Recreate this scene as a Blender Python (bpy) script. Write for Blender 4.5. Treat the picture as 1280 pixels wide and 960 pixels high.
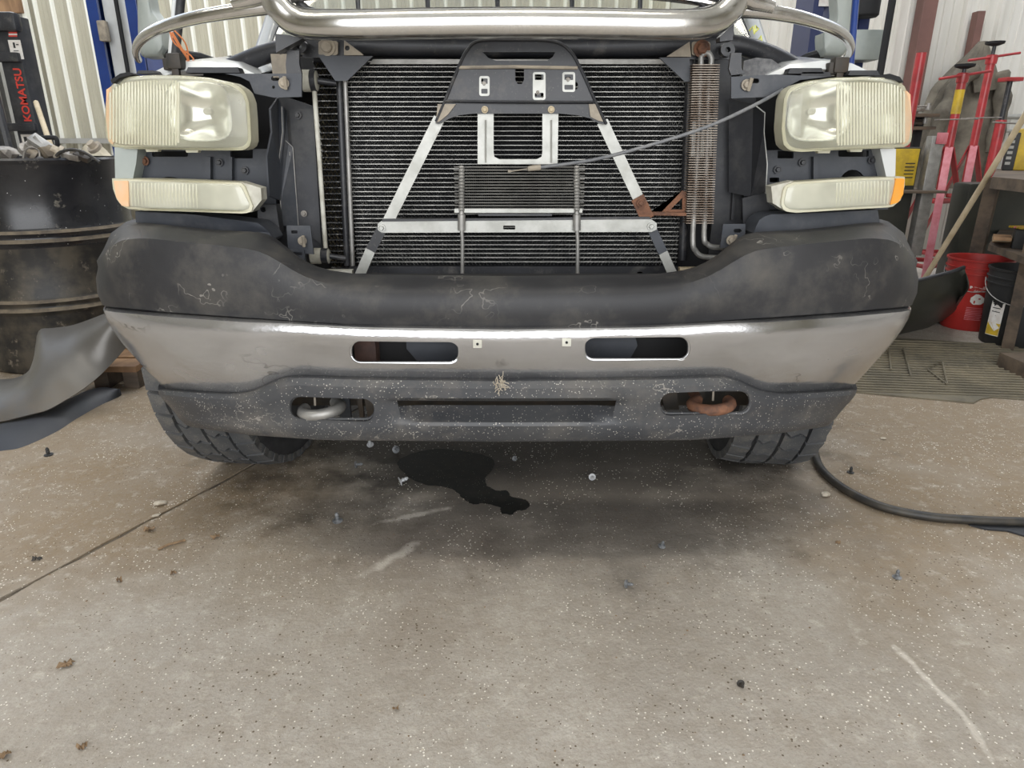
import bpy, bmesh, math, random
from mathutils import Vector, Matrix
random.seed(7)
C = bpy.context.scene
for o in list(bpy.data.objects): bpy.data.objects.remove(o)
COL = C.collection
PI = math.pi
# ---------------------------------------------------------------- camera, world, lights, exposure
F = 853.0; PITCH = math.radians(19.4); H = 0.93
cp, sp = math.cos(PITCH), math.sin(PITCH)
cam = bpy.data.cameras.new('camera'); cam.sensor_width = 36; cam.sensor_fit = 'HORIZONTAL'
cam.lens = F / 1280 * 36; cam.clip_start = .02
co = bpy.data.objects.new('camera', cam); COL.objects.link(co)
co.location = (0, 0, H); co.rotation_euler = (PI/2 - PITCH, 0, 0); C.camera = co

w = bpy.data.worlds.new('sky'); C.world = w; w.use_nodes = True
nt = w.node_tree; nt.nodes.clear()
wo = nt.nodes.new('ShaderNodeOutputWorld'); bg = nt.nodes.new('ShaderNodeBackground')
tcw = nt.nodes.new('ShaderNodeTexCoord'); sx = nt.nodes.new('ShaderNodeSeparateXYZ')
rpw = nt.nodes.new('ShaderNodeValToRGB')
nt.links.new(tcw.outputs['Generated'], sx.inputs[0]); nt.links.new(sx.outputs[2], rpw.inputs[0])
rpw.color_ramp.elements[0].position = 0.0; rpw.color_ramp.elements[0].color = (.90, .92, .93, 1)
rpw.color_ramp.elements[1].position = .8; rpw.color_ramp.elements[1].color = (.62, .73, .92, 1)
nt.links.new(rpw.outputs[0], bg.inputs[0]); bg.inputs[1].default_value = 2.2
nt.links.new(bg.outputs[0], wo.inputs[0])

def area(name, loc, rot, sx_, sy_, e, col):
    l = bpy.data.lights.new(name, 'AREA'); l.shape = 'RECTANGLE'; l.size = sx_; l.size_y = sy_; l.energy = e; l.color = col
    o = bpy.data.objects.new(name, l); COL.objects.link(o); o.location = loc; o.rotation_euler = rot
    return o
# daylight through the open bay door behind the photographer
area('daylight_door', (0, -2.4, 1.95), (math.radians(83), 0, 0), 5.6, 3.2, 235, (.97, .98, 1.0))
# three assumed ceiling strips, out of view, added to light the shop inside
area('ceiling_fill_front', (-1.2, 0.6, 4.1), (0, 0, 0), 5.0, .3, 75, (1, .96, .88))
area('ceiling_fill_middle', (0.5, 4.2, 4.1), (0, 0, 0), 7.0, .3, 170, (1, .95, .86))
area('ceiling_fill_rear', (-2.5, 7.2, 4.1), (0, 0, 0), 8.0, .3, 120, (1, .95, .86))
C.view_settings.view_transform = 'Standard'; C.view_settings.look = 'None'
C.view_settings.gamma = 1; C.view_settings.use_curve_mapping = False
C.view_settings.exposure = -0.22

# ---------------------------------------------------------------- maths helpers (photo pixel + real distance -> world point)
def P(px, py, Y):
    u = (px-640)/F; v = (480-py)/F
    dy = cp + v*sp; dz = -sp + v*cp
    t = Y/dy
    return Vector((u*t, Y, H + dz*t))
def G(px, py, z=0.0):
    u = (px-640)/F; v = (480-py)/F
    dy = cp + v*sp; dz = -sp + v*cp
    t = (z-H)/dz
    return Vector((u*t, dy*t, z))
def zf(Y, py):
    v = (480-py)/F
    return H + Y*(v*cp-sp)/(cp+v*sp)
def depth(Y, z): return Y*cp - (z-H)*sp
def M(d, Y, z=.9): return d*depth(Y, z)/F          # pixels -> metres at a distance
def lerp(tab, x):
    if x <= tab[0][0]: return tab[0][1]
    for a, b in zip(tab, tab[1:]):
        if x <= b[0]:
            t = (x-a[0])/(b[0]-a[0]); return a[1]+(b[1]-a[1])*t
    return tab[-1][1]
def slerp(tab, x):
    s = 0
    for k in range(-3, 4): s += lerp(tab, abs(x+k*4.0))
    return s/7
def cr(pts, n=6, closed=False):
    pts = [Vector(p) for p in pts]; N = len(pts); out = []
    rng = range(N if closed else N-1)
    for i in rng:
        if closed: a, b, c, d = pts[i-1], pts[i], pts[(i+1) % N], pts[(i+2) % N]
        else: a, b, c, d = pts[max(i-1, 0)], pts[i], pts[i+1], pts[min(i+2, N-1)]
        for k in range(n):
            t = k/n
            out.append(.5*((2*b)+(c-a)*t+(2*a-5*b+4*c-d)*t*t+(3*b-a-3*c+d)*t**3))
    if not closed: out.append(pts[-1].copy())
    return out

# ---------------------------------------------------------------- materials
MT = {}
def mat(name, c, c2=None, sc=6, th=(.4, .65), rough=.5, metal=0, bump=0, bsc=60, dust=None, dth=(.55, .75), dsc=14, damt=1,
        spec=None, coat=0, stretch=None, lines=None, ddet=8, rough2=None, speck=None, ssc=90, sth=.12, gloss_trans=None):
    m = bpy.data.materials.new(name); m.use_nodes = True; n = m.node_tree; N = n.nodes; L = n.links
    b = N['Principled BSDF']; b.inputs['Roughness'].default_value = rough; b.inputs['Metallic'].default_value = metal
    if spec is not None: b.inputs['Specular IOR Level'].default_value = spec
    if coat: b.inputs['Coat Weight'].default_value = coat; b.inputs['Coat Roughness'].default_value = .12
    tc = N.new('ShaderNodeTexCoord'); vec = tc.outputs['Object']
    if stretch:
        mp = N.new('ShaderNodeMapping'); mp.inputs['Scale'].default_value = stretch; L.new(vec, mp.inputs[0]); vec = mp.outputs[0]
    def noise(s, d=5, r=.6):
        q = N.new('ShaderNodeTexNoise'); q.inputs['Scale'].default_value = s; q.inputs['Detail'].default_value = d
        q.inputs['Roughness'].default_value = r; L.new(vec, q.inputs['Vector']); return q.outputs['Fac']
    def ramp(f, lo, hi):
        q = N.new('ShaderNodeMapRange'); q.inputs[1].default_value = lo; q.inputs[2].default_value = hi; q.clamp = True
        L.new(f, q.inputs[0]); return q.outputs[0]
    def mix(f, a, b2):
        q = N.new('ShaderNodeMix'); q.data_type = 'RGBA'
        L.new(f, q.inputs[0])
        for s, v in ((6, a), (7, b2)):
            if isinstance(v, tuple): q.inputs[s].default_value = (*v, 1)
            else: L.new(v, q.inputs[s])
        return q.outputs[2]
    cur = tuple(c)
    if c2: cur = mix(ramp(noise(sc), *th), cur, tuple(c2))
    dm = None
    if dust:
        dm = ramp(noise(dsc, ddet, .7), *dth)
        if damt != 1:
            q = N.new('ShaderNodeMath'); q.operation = 'MULTIPLY'; q.inputs[1].default_value = damt; L.new(dm, q.inputs[0]); dm = q.outputs[0]
        cur = mix(dm, cur, tuple(dust))
        if metal:
            q = N.new('ShaderNodeMapRange'); q.inputs[3].default_value = metal; q.inputs[4].default_value = metal*.3; L.new(dm, q.inputs[0])
            L.new(q.outputs[0], b.inputs['Metallic'])
        if rough2 is not None:
            q = N.new('ShaderNodeMapRange'); q.inputs[3].default_value = rough; q.inputs[4].default_value = rough2; L.new(dm, q.inputs[0])
            L.new(q.outputs[0], b.inputs['Roughness'])
    if lines:      # wandering scratches and dried water marks
        lc, ls, lw, lm = lines
        q = N.new('ShaderNodeMath'); q.operation = 'COMPARE'; L.new(noise(ls, 4, .6), q.inputs[0]); q.inputs[1].default_value = .5; q.inputs[2].default_value = lw
        k2 = N.new('ShaderNodeMath'); k2.operation = 'MULTIPLY'; L.new(q.outputs[0], k2.inputs[0]); L.new(ramp(noise(ls*.7+1.3, 2), lm, lm+.12), k2.inputs[1])
        k3 = N.new('ShaderNodeMath'); k3.operation = 'MULTIPLY'; k3.inputs[1].default_value = .75; L.new(k2.outputs[0], k3.inputs[0])
        cur = mix(k3.outputs[0], cur, tuple(lc))
    if speck:
        v = N.new('ShaderNodeTexVoronoi'); v.inputs['Scale'].default_value = ssc; L.new(vec, v.inputs['Vector'])
        nn = noise(ssc*.15, 3)
        q = N.new('ShaderNodeMath'); q.operation = 'MULTIPLY'; L.new(nn, q.inputs[0]); q.inputs[1].default_value = sth*2
        r = N.new('ShaderNodeMath'); r.operation = 'LESS_THAN'; L.new(v.outputs['Distance'], r.inputs[0]); L.new(q.outputs[0], r.inputs[1])
        cur = mix(r.outputs[0], cur, tuple(speck))
    if isinstance(cur, tuple): b.inputs['Base Color'].default_value = (*cur, 1)
    else: L.new(cur, b.inputs['Base Color'])
    if bump:
        bn = N.new('ShaderNodeBump'); bn.inputs['Strength'].default_value = bump; bn.inputs['Distance'].default_value = .004
        L.new(noise(bsc), bn.inputs['Height']); L.new(bn.outputs[0], b.inputs['Normal'])
    MT[name] = m
    return m
DUST = (.30, .27, .22)
mat('black_cover', (.020, .020, .022), (.034, .034, .036), sc=3, rough=.5, dust=(.15, .135, .11), dth=(.48, .85), dsc=6, damt=.6, bump=.12, bsc=500, rough2=.75, lines=((.26, .245, .22), 6.5, .0030, .50), spec=.4)
mat('chrome_dusty', (.56, .565, .58), rough=.13, metal=1, dust=(.33, .30, .265), dth=(.30, .75), dsc=2.6, damt=.55, rough2=.42, lines=((.22, .21, .2), 3.0, .004, .56), stretch=(1, 1, 2.2), ddet=3, bump=.5, bsc=7)
mat('chrome', (.66, .65, .63), rough=.2, metal=1, dust=(.33, .28, .21), dth=(.5, .85), dsc=12, damt=.55, rough2=.45)
mat('valance', (.040, .042, .047), (.065, .066, .068), sc=4, rough=.48, lines=((.28, .26, .23), 9.0, .006, .52), dust=(.2, .175, .145), dth=(.5, .8), dsc=8, damt=.5, speck=(.4, .38, .34), ssc=170, sth=.16, bump=.1, bsc=400)
mat('black_metal', (.016, .0165, .019), (.028, .029, .034), rough=.4, dust=(.25, .23, .2), dth=(.55, .85), dsc=18, damt=.55, rough2=.8, speck=(.4, .37, .32), ssc=220, sth=.07)
mat('black_plastic', (.017, .018, .021), (.03, .031, .036), rough=.55, dust=(.2, .19, .17), dth=(.5, .9), dsc=11, damt=.35)
mat('blue_plastic', (.034, .038, .047), (.055, .06, .07), rough=.5, dust=(.22, .21, .2), dth=(.5, .9), dsc=11, damt=.35)
mat('dark', (.010, .010, .011), rough=.8)
mat('dark_grease', (.02, .018, .015), (.05, .035, .022), sc=14, rough=.6)
mat('rust', (.19, .085, .045), (.09, .045, .03), sc=40, rough=.8, bump=.4, bsc=200)
mat('rust_frame', (.11, .06, .045), (.05, .03, .026), sc=20, rough=.75)
mat('silver_bar', (.44, .44, .41), (.34, .34, .31), sc=25, rough=.42, metal=.35, dust=(.3, .25, .18), dth=(.62, .8), dsc=20, damt=.6)
mat('silver_pipe', (.34, .33, .31), (.24, .235, .22), sc=25, rough=.45, metal=.5)
mat('tan_metal', (.36, .31, .24), (.24, .21, .17), sc=30, rough=.7)
mat('fin_tube', (.50, .49, .455), (.22, .22, .21), sc=40, th=(.4, .7), rough=.45, metal=.3)
mat('fin_dark', (.07, .07, .073), (.14, .14, .14), sc=6, th=(.4,.6), rough=.5, dust=(.75, .74, .70), dth=(.52, .62), dsc=85, damt=.9)
mat('fin_radiator', (.05, .043, .03), (.08, .065, .045), sc=9, rough=.6, dust=(.55, .47, .30), dth=(.50, .66), dsc=90, damt=.9)
mat('fin_brown', (.17, .12, .085), (.34, .29, .24), sc=30, rough=.55, metal=.3)
mat('white_plastic', (.55, .54, .47), (.36, .34, .28), sc=22, rough=.55)
mat('lamp_body', (.60, .58, .45), (.5, .47, .34), sc=12, rough=.4)
mat('amber', (.82, .50, .28), (.75, .55, .38), sc=20, rough=.3)
mat('amber_bright', (.9, .34, .03), (.8, .36, .06), sc=20, rough=.3)
mat('white_paint', (.66, .68, .68), (.55, .56, .55), sc=4, rough=.25, coat=.5)
mat('mirror_grey', (.36, .39, .37), (.28, .31, .29), sc=5, rough=.4)
mat('tyre', (.055, .058, .062), (.085, .085, .085), sc=12, rough=.75, dust=(.2, .18, .15), dth=(.5, .8), dsc=25, damt=.6, speck=(.35, .33, .3), ssc=150, sth=.1)
mat('tyre_base', (.018, .018, .02), (.04, .04, .042), sc=12, rough=.8)
mat('drum_black', (.012, .012, .014), (.025, .025, .027), rough=.25, dust=(.42, .38, .30), dth=(.62, .72), dsc=11, damt=.6, rough2=.7, speck=(.6, .6, .6), ssc=35, sth=.06, bump=.25, bsc=12)
mat('drum_dirt', (.16, .13, .09), (.08, .065, .05), sc=20, rough=.8)
mat('drum_lower', (.014, .013, .012), (.06, .05, .036), sc=9, th=(.42, .62), rough=.5, dust=(.25, .21, .16), dth=(.6, .75), dsc=26, damt=.8)
mat('fascia_silver', (.125, .118, .108), (.085, .078, .068), sc=2.5, rough=.38, metal=.25, dust=(.15, .12, .085), dth=(.5, .8), dsc=5, damt=.7, rough2=.6)
mat('strip_black', (.014, .015, .018), (.022, .023, .027), rough=.5)
mat('wall_cream', (.46, .43, .33), (.38, .35, .27), sc=2, rough=.5, stretch=(6, 6, .6))
mat('wall_rib', (.80, .79, .70), rough=.45)
mat('wall_white', (.64, .62, .57), (.55, .53, .47), sc=1.5, rough=.4, stretch=(5, 5, .6))
mat('ceiling_white', (.72, .72, .68), (.6, .6, .56), sc=1.5, rough=.5)
mat('wall_dark', (.30, .28, .25), (.2, .19, .17), sc=2, rough=.7)
mat('grey_panel', (.36, .35, .32), (.28, .27, .24), sc=4, rough=.6)
mat('wood', (.34, .20, .10), (.18, .10, .05), sc=9, rough=.7, stretch=(1, 1, .2))
mat('wood_dark', (.13, .095, .065), (.055, .042, .032), sc=12, rough=.8, stretch=(.3, 1, 1))
mat('wood_pale', (.52, .43, .29), (.40, .32, .20), sc=12, rough=.6)
mat('lift_blue', (.012, .035, .17), (.02, .055, .23), sc=3, rough=.28, coat=.3)
mat('lift_navy', (.012, .022, .085), (.02, .03, .1), sc=3, rough=.35)
mat('red_paint', (.40, .035, .04), (.27, .03, .03), sc=12, rough=.32, dust=(.28, .18, .15), dth=(.6, .8), dsc=30, damt=.6)
mat('pink_and_lit_red', (.62, .24, .27), (.5, .12, .14), sc=12, rough=.4)
mat('red_bucket', (.42, .028, .022), (.33, .022, .02), sc=5, rough=.42, dust=(.25, .1, .07), dth=(.6, .85), dsc=12, damt=.5)
mat('steel_brown', (.17, .085, .07), (.12, .06, .05), sc=3, rough=.55)
mat('coat_cloth', (.17, .15, .115), (.075, .065, .05), sc=5, rough=.95, bump=.4, bsc=90)
mat('yellow_paint', (.62, .42, .025), (.4, .27, .03), sc=14, rough=.5)
mat('white_print', (.72, .70, .66), (.6, .55, .5), sc=30, rough=.6)
mat('print_red', (.55, .045, .03), rough=.5)
mat('print_black', (.02, .02, .02), rough=.6)
mat('print_navy', (.05, .07, .25), rough=.6)
mat('hose_black', (.022, .021, .020), (.05, .043, .033), sc=22, rough=.5)
mat('cable_grey', (.12, .125, .135), (.19, .19, .19), sc=30, rough=.5)
mat('mat_rubber', (.12, .105, .075), (.20, .17, .115), sc=4, rough=.85, bump=.5, bsc=90)
mat('canoe_black', (.028, .030, .025), (.05, .05, .04), sc=4, rough=.38)
mat('leaf_brown', (.24, .16, .09), (.12, .075, .04), sc=60, rough=.85)
mat('chip_pale', (.45, .40, .32), (.33, .28, .21), sc=60, rough=.85)
mat('clip_grey', (.10, .105, .11), (.24, .245, .25), sc=90, rough=.45)
mat('clip_pale', (.45, .46, .47), (.3, .3, .3), sc=90, rough=.45)
mat('oil', (.004, .005, .005), (.010, .009, .008), sc=30, rough=.55, spec=.15, speck=(.3, .28, .25), ssc=120, sth=.08)
mat('sack_beige', (.55, .50, .39), (.4, .36, .27), sc=9, rough=.9, bump=.4, bsc=40)
mat('orange_wire', (.6, .2, .07), rough=.6)
mat('yellow_ink', (.72, .72, .16), rough=.6)
mat('seam', (.07, .055, .042), (.15, .12, .085), sc=20, rough=.95)
mat('felt', (.12, .12, .125), (.2, .2, .2), sc=80, rough=.95)
mat('scrap_metal', (.30, .28, .25), (.16, .14, .12), sc=30, rough=.55, metal=.5)

def mat_lens(name, tint, tr, rough, nz=30):
    m = bpy.data.materials.new(name); m.use_nodes = True; N = m.node_tree.nodes; L = m.node_tree.links; N.clear()
    o = N.new('ShaderNodeOutputMaterial'); t = N.new('ShaderNodeBsdfTransparent'); t.inputs[0].default_value = (.97, .97, .93, 1)
    p = N.new('ShaderNodeBsdfPrincipled'); p.inputs['Base Color'].default_value = (*tint, 1); p.inputs['Roughness'].default_value = rough
    p.inputs['Coat Weight'].default_value = .6
    mx = N.new('ShaderNodeMixShader'); tc = N.new('ShaderNodeTexCoord'); nz_ = N.new('ShaderNodeTexNoise'); nz_.inputs['Scale'].default_value = nz
    L.new(tc.outputs['Object'], nz_.inputs['Vector'])
    mr = N.new('ShaderNodeMapRange'); mr.inputs[1].default_value = .3; mr.inputs[2].default_value = .7
    mr.inputs[3].default_value = 1-tr-.12; mr.inputs[4].default_value = min(1, 1-tr+.12)
    L.new(nz_.outputs[0], mr.inputs[0]); L.new(mr.outputs[0], mx.inputs[0]); L.new(t.outputs[0], mx.inputs[1]); L.new(p.outputs[0], mx.inputs[2])
    L.new(mx.outputs[0], o.inputs[0]); MT[name] = m
mat_lens('lens_clear', (.72, .71, .60), .72, .08, 8)
mat_lens('lens_fluted', (.74, .72, .56), .35, .16, 8)
mat_lens('lens_signal', (.62, .61, .50), .30, .2, 14)
mat_lens('windshield_glass', (.08, .10, .085), .78, .03, 2)
mat('reflector', (.78, .78, .74), rough=.20, metal=1)
mat('reflector_soft', (.80, .80, .72), rough=.35, metal=.8)

ja = G(0, 750); jb = G(366, 555); jd = (jb-ja).normalized(); jn = Vector((jd.y, -jd.x, 0))   # control joint through the slab
def jline(y, off): q = ja+jd*((y-ja.y)/jd.y); return q+jn*off
def floor_material():
    m = bpy.data.materials.new('concrete_floor'); m.use_nodes = True; N = m.node_tree.nodes; L = m.node_tree.links
    b = N['Principled BSDF']
    tc = N.new('ShaderNodeTexCoord'); V = tc.outputs['Object']
    def noise(s, d=6, r=.6, vec=V):
        q = N.new('ShaderNodeTexNoise'); q.inputs['Scale'].default_value = s; q.inputs['Detail'].default_value = d; q.inputs['Roughness'].default_value = r
        L.new(vec, q.inputs['Vector']); return q.outputs['Fac']
    def mr(f, a, b_, c=0, d=1):
        q = N.new('ShaderNodeMapRange'); q.clamp = True
        for i, v in enumerate((a, b_, c, d)): q.inputs[i+1].default_value = v
        L.new(f, q.inputs[0]); return q.outputs[0]
    def mth(op, a, b_=None):
        q = N.new('ShaderNodeMath'); q.operation = op
        for i, v in enumerate((a, b_)):
            if v is None: continue
            if isinstance(v, (int, float)): q.inputs[i].default_value = v
            else: L.new(v, q.inputs[i])
        return q.outputs[0]
    def mix(f, a, b_):
        q = N.new('ShaderNodeMix'); q.data_type = 'RGBA'; L.new(f, q.inputs[0])
        for s, v in ((6, a), (7, b_)):
            if isinstance(v, tuple): q.inputs[s].default_value = (*v, 1)
            else: L.new(v, q.inputs[s])
        return q.outputs[2]
    def blob(x, y, rx, ry, soft=.5, nsc=3, namt=.5, rot=0):
        mp = N.new('ShaderNodeMapping'); mp.vector_type = 'TEXTURE'
        mp.inputs['Location'].default_value = (x, y, 0); mp.inputs['Scale'].default_value = (rx, ry, 1e3); mp.inputs['Rotation'].default_value = (0, 0, rot)
        L.new(V, mp.inputs[0])
        ln = N.new('ShaderNodeVectorMath'); ln.operation = 'LENGTH'; L.new(mp.outputs[0], ln.inputs[0])
        nn = mr(noise(nsc), .25, .75, -namt, namt)
        return mr(mth('ADD', ln.outputs['Value'], nn), 1+soft, 1-soft)
    cur = mix(mr(noise(1.6), .35, .65), (.345, .312, .268), (.44, .405, .355))
    cur = mix(mth('MULTIPLY', mr(noise(14, 8, .7), .45, .7), .5), cur, (.30, .255, .20))
    cur = mix(mth('MULTIPLY', mr(noise(5, 8, .75), .55, .75), .6), cur, (.55, .50, .43))
    brown = (.22, .155, .085)
    for a in ((-1.75, 2.5, 1.1, .9, .5), (1.55, 2.2, .8, 1.0, .5), (-1.0, 1.65, .45, .30, .6), (1.0, 1.55, .35, .22, .6)):
        cur = mix(mth('MULTIPLY', blob(*a), .8), cur, brown)
    cur = mix(mth('MULTIPLY', blob(-.55, 1.35, .22, .13, .6, 8, .7), .5), cur, (.25, .20, .14))
    q_ = jline(1.62, .03)
    cur = mix(mth('MULTIPLY', blob(q_.x, q_.y, .16, .36, .7, 12, .6, -.42), .6), cur, (.20, .145, .085))
    cur = mix(mth('MULTIPLY', mr(noise(170, 4, .8), .50, .66), .38), cur, (.17, .14, .11))
    # old oil and grease below the engine, with under-truck shade painted in
    cur = mix(mth('MULTIPLY', mr(noise(38, 5, .75), .42, .72), .55), cur, (.27, .23, .18))
    cur = mix(mth('MULTIPLY', mr(noise(22, 6, .8), .54, .70), .5), cur, (.60, .56, .49))
    cur = mix(mth('MULTIPLY', blob(.08, 2.42, .92, .90, .2, 6, .28), .95), cur, (.036, .031, .026))  # broad dark blob: oil plus the truck's shade painted into the slab
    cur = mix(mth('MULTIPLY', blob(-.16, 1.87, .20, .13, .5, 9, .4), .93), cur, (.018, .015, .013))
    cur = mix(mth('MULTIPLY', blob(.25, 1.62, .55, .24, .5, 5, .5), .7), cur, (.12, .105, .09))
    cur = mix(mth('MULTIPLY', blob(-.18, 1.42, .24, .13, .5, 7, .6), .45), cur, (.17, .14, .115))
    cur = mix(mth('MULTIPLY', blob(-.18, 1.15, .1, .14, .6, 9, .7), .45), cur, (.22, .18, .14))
    cur = mix(mth('MULTIPLY', blob(.28, 1.2, .16, .3, .6, 6, .6), .22), cur, (.22, .19, .16))
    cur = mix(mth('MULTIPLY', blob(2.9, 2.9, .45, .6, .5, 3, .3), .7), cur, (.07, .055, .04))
    # grit
    for (xa, ya, xb, yb, wd, am) in ((480, 652, 556, 636, .010, .6), (462, 715, 520, 680, .014, .5), (1135, 825, 1205, 895, .006, .6), (1205, 895, 1236, 945, .006, .5), (1120, 812, 1140, 828, .008, .6)):
        a_ = G(xa, ya); b2 = G(xb, yb); m_ = (a_+b2)/2; d_ = b2-a_
        cur = mix(mth('MULTIPLY', blob(m_.x, m_.y, d_.length/2, wd, .5, 30, .7, math.atan2(d_.y, d_.x)), am), cur, (.66, .61, .54))
    for (s, t, colr) in ((95, .18, (.74, .70, .62)), (48, .11, (.70, .66, .58)), (70, .17, (.12, .09, .06))):
        v = N.new('ShaderNodeTexVoronoi'); v.inputs['Scale'].default_value = s; L.new(V, v.inputs['Vector'])
        thr = mth('MULTIPLY', mr(noise(s*.05, 3), .22, .8), t*1.35)
        cur = mix(mth('LESS_THAN', v.outputs['Distance'], thr), cur, colr)
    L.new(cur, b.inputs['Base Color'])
    b.inputs['Roughness'].default_value = .72; b.inputs['Specular IOR Level'].default_value = .35
    hgt = mth('ADD', noise(120, 4), mth('MULTIPLY', noise(9, 8, .7), 2.5))
    bn = N.new('ShaderNodeBump'); bn.inputs['Strength'].default_value = .5; bn.inputs['Distance'].default_value = .004
    L.new(hgt, bn.inputs['Height']); L.new(bn.outputs[0], b.inputs['Normal'])
    MT['floor'] = m
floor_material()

# ---------------------------------------------------------------- object helpers
def root_of(o):
    while o.parent: o = o.parent
    return o
def thing(name, loc, label, cat, group=None, rz=0):
    o = bpy.data.objects.new(name, None); COL.objects.link(o); o.empty_display_size = .1
    o.location = loc; o.rotation_euler = (0, 0, rz); o['label'] = label; o['category'] = cat
    if group: o['group'] = group
    return o
def tag(o, label, cat=None, group=None):
    o['label'] = label
    if cat: o['category'] = cat
    if group: o['group'] = group
    return o
def smooth_by_angle(me, ang=40):
    bm = bmesh.new(); bm.from_mesh(me); a = math.radians(ang)
    for f in bm.faces: f.smooth = True
    for e in bm.edges:
        if len(e.link_faces) == 2 and e.calc_face_angle(0) > a: e.smooth = False
    bm.to_mesh(me); bm.free()
def obj(name, bm, m, parent=None, local=False, flat=False, ang=40, stuff=False, label=None):
    """link a bmesh as ONE object; world-space shapes are moved into the frame of the thing they belong to"""
    me = bpy.data.meshes.new(name)
    if parent is not None and not local:
        bmesh.ops.transform(bm, matrix=root_of(parent).matrix_basis.inverted(), verts=bm.verts)
    bmesh.ops.recalc_face_normals(bm, faces=bm.faces)
    bm.to_mesh(me); bm.free()
    if not flat: smooth_by_angle(me, ang)
    for q in (m if isinstance(m, (list, tuple)) else [m]): me.materials.append(MT[q])
    o = bpy.data.objects.new(name, me); COL.objects.link(o)
    if parent is not None: o.parent = parent
    if stuff: o['kind'] = 'stuff'
    if label: o['label'] = label
    return o
def solo(name, bm, m, label, cat, group=None, centre=True, **k):
    """a thing that is one mesh: origin at the middle of its base"""
    xs = [v.co.x for v in bm.verts]; ys = [v.co.y for v in bm.verts]; zs = [v.co.z for v in bm.verts]
    c = Vector(((min(xs)+max(xs))/2, (min(ys)+max(ys))/2, min(zs)))
    for v in bm.verts: v.co -= c
    o = obj(name, bm, m, **k); o.location = c
    return tag(o, label, cat, group)
def structure(name, bm, m, parent=None, **k):
    o = obj(name, bm, m, parent, **k)
    if parent is None: o['kind'] = 'structure'
    return o
def copy_of(o, parent=None):
    c = o.copy(); COL.objects.link(c)
    if parent is not None: c.parent = parent
    for ch in [x for x in bpy.data.objects if x.parent is o]: copy_of(ch, c)
    return c
B = bmesh.new
def add_box(bm, lo, hi, mtx=None, bev=0, mi=0):
    r = bmesh.ops.create_cube(bm, size=1); lo = Vector(lo); hi = Vector(hi); c = (lo+hi)/2; s = hi-lo
    for v in r['verts']: v.co = Vector((v.co.x*s.x, v.co.y*s.y, v.co.z*s.z))+c
    fs = {f for v in r['verts'] for f in v.link_faces}
    for f in fs: f.material_index = mi
    vs = r['verts']
    if bev:
        es = list({e for v in vs for e in v.link_edges})
        g = bmesh.ops.bevel(bm, geom=es, offset=bev, segments=2, affect='EDGES', profile=.6)
        vs = list({v for f in g['faces'] for v in f.verts} | {v for v in vs if v.is_valid})
    if mtx is not None: bmesh.ops.transform(bm, matrix=mtx, verts=vs)
    return bm
def box(lo, hi, bev=0): return add_box(B(), lo, hi, None, bev)
def frames(pts, closed=False):
    n = len(pts); T = []
    for i in range(n):
        a = pts[i-1] if (i > 0 or closed) else pts[i]; b = pts[(i+1) % n] if (i < n-1 or closed) else pts[i]
        T.append((b-a).normalized() if (b-a).length > 1e-9 else Vector((0, 0, 1)))
    up = Vector((0, 0, 1)) if abs(T[0].z) < .9 else Vector((0, 1, 0))
    U = [(up - T[0]*up.dot(T[0])).normalized()]
    for i in range(1, n):
        u = U[-1]-T[i]*U[-1].dot(T[i]); U.append(u.normalized())
    return T, U
def add_tube(bm, pts, r, seg=10, closed=False, sec=None):
    """r: number or list; sec: (a, b) squash of the section along the frame's two axes"""
    pts = [Vector(p) for p in pts]; T, U = frames(pts, closed); rings = []
    for i, p in enumerate(pts):
        rr = r[min(i, len(r)-1)] if isinstance(r, (list, tuple)) else r
        W = T[i].cross(U[i]); a, b = sec or (1, 1)
        rings.append([bm.verts.new(p+U[i]*math.cos(2*PI*k/seg)*rr*a+W*math.sin(2*PI*k/seg)*rr*b) for k in range(seg)])
    m = len(rings)
    for i in range(m if closed else m-1):
        A = rings[i]; Bq = rings[(i+1) % m]
        for k in range(seg): bm.faces.new((A[k], A[(k+1) % seg], Bq[(k+1) % seg], Bq[k]))
    if not closed:
        bm.faces.new(rings[0][::-1]); bm.faces.new(rings[-1])
    return bm
def tube(pts, r, seg=10, **k): return add_tube(B(), pts, r, seg, **k)
def add_lathe(bm, prof, seg=32, org=(0, 0, 0), mtx=None, mis=None):
    org = Vector(org); rings = []
    for (r, z) in prof:
        ring = []
        for k in range(seg):
            v = Vector((r*math.cos(2*PI*k/seg), r*math.sin(2*PI*k/seg), z))
            if mtx is not None: v = mtx @ v
            ring.append(bm.verts.new(v+org))
        rings.append(ring)
    for i in range(len(rings)-1):
        for k in range(seg):
            f = bm.faces.new((rings[i][k], rings[i][(k+1) % seg], rings[i+1][(k+1) % seg], rings[i+1][k]))
            if mis: f.material_index = mis[i]
    bm.faces.new(rings[0][::-1]); bm.faces.new(rings[-1])
    return bm
def lathe(prof, seg=32, org=(0, 0, 0), mtx=None, mis=None): return add_lathe(B(), prof, seg, org, mtx, mis)
TOY = Matrix.Rotation(PI/2, 3, 'X')            # lathe axis -> towards the camera (-Y)
def add_bolt(bm, p, r, hexa=True):
    """washer and hex head facing -Y"""
    add_lathe(bm, [(r*1.5, 0), (r*1.5, r*.3)], 14, p, TOY)
    add_lathe(bm, [(r, r*.25), (r, r*.9), (r*.8, r*1.1)], 6 if hexa else 14, p, TOY)
    return bm
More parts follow.
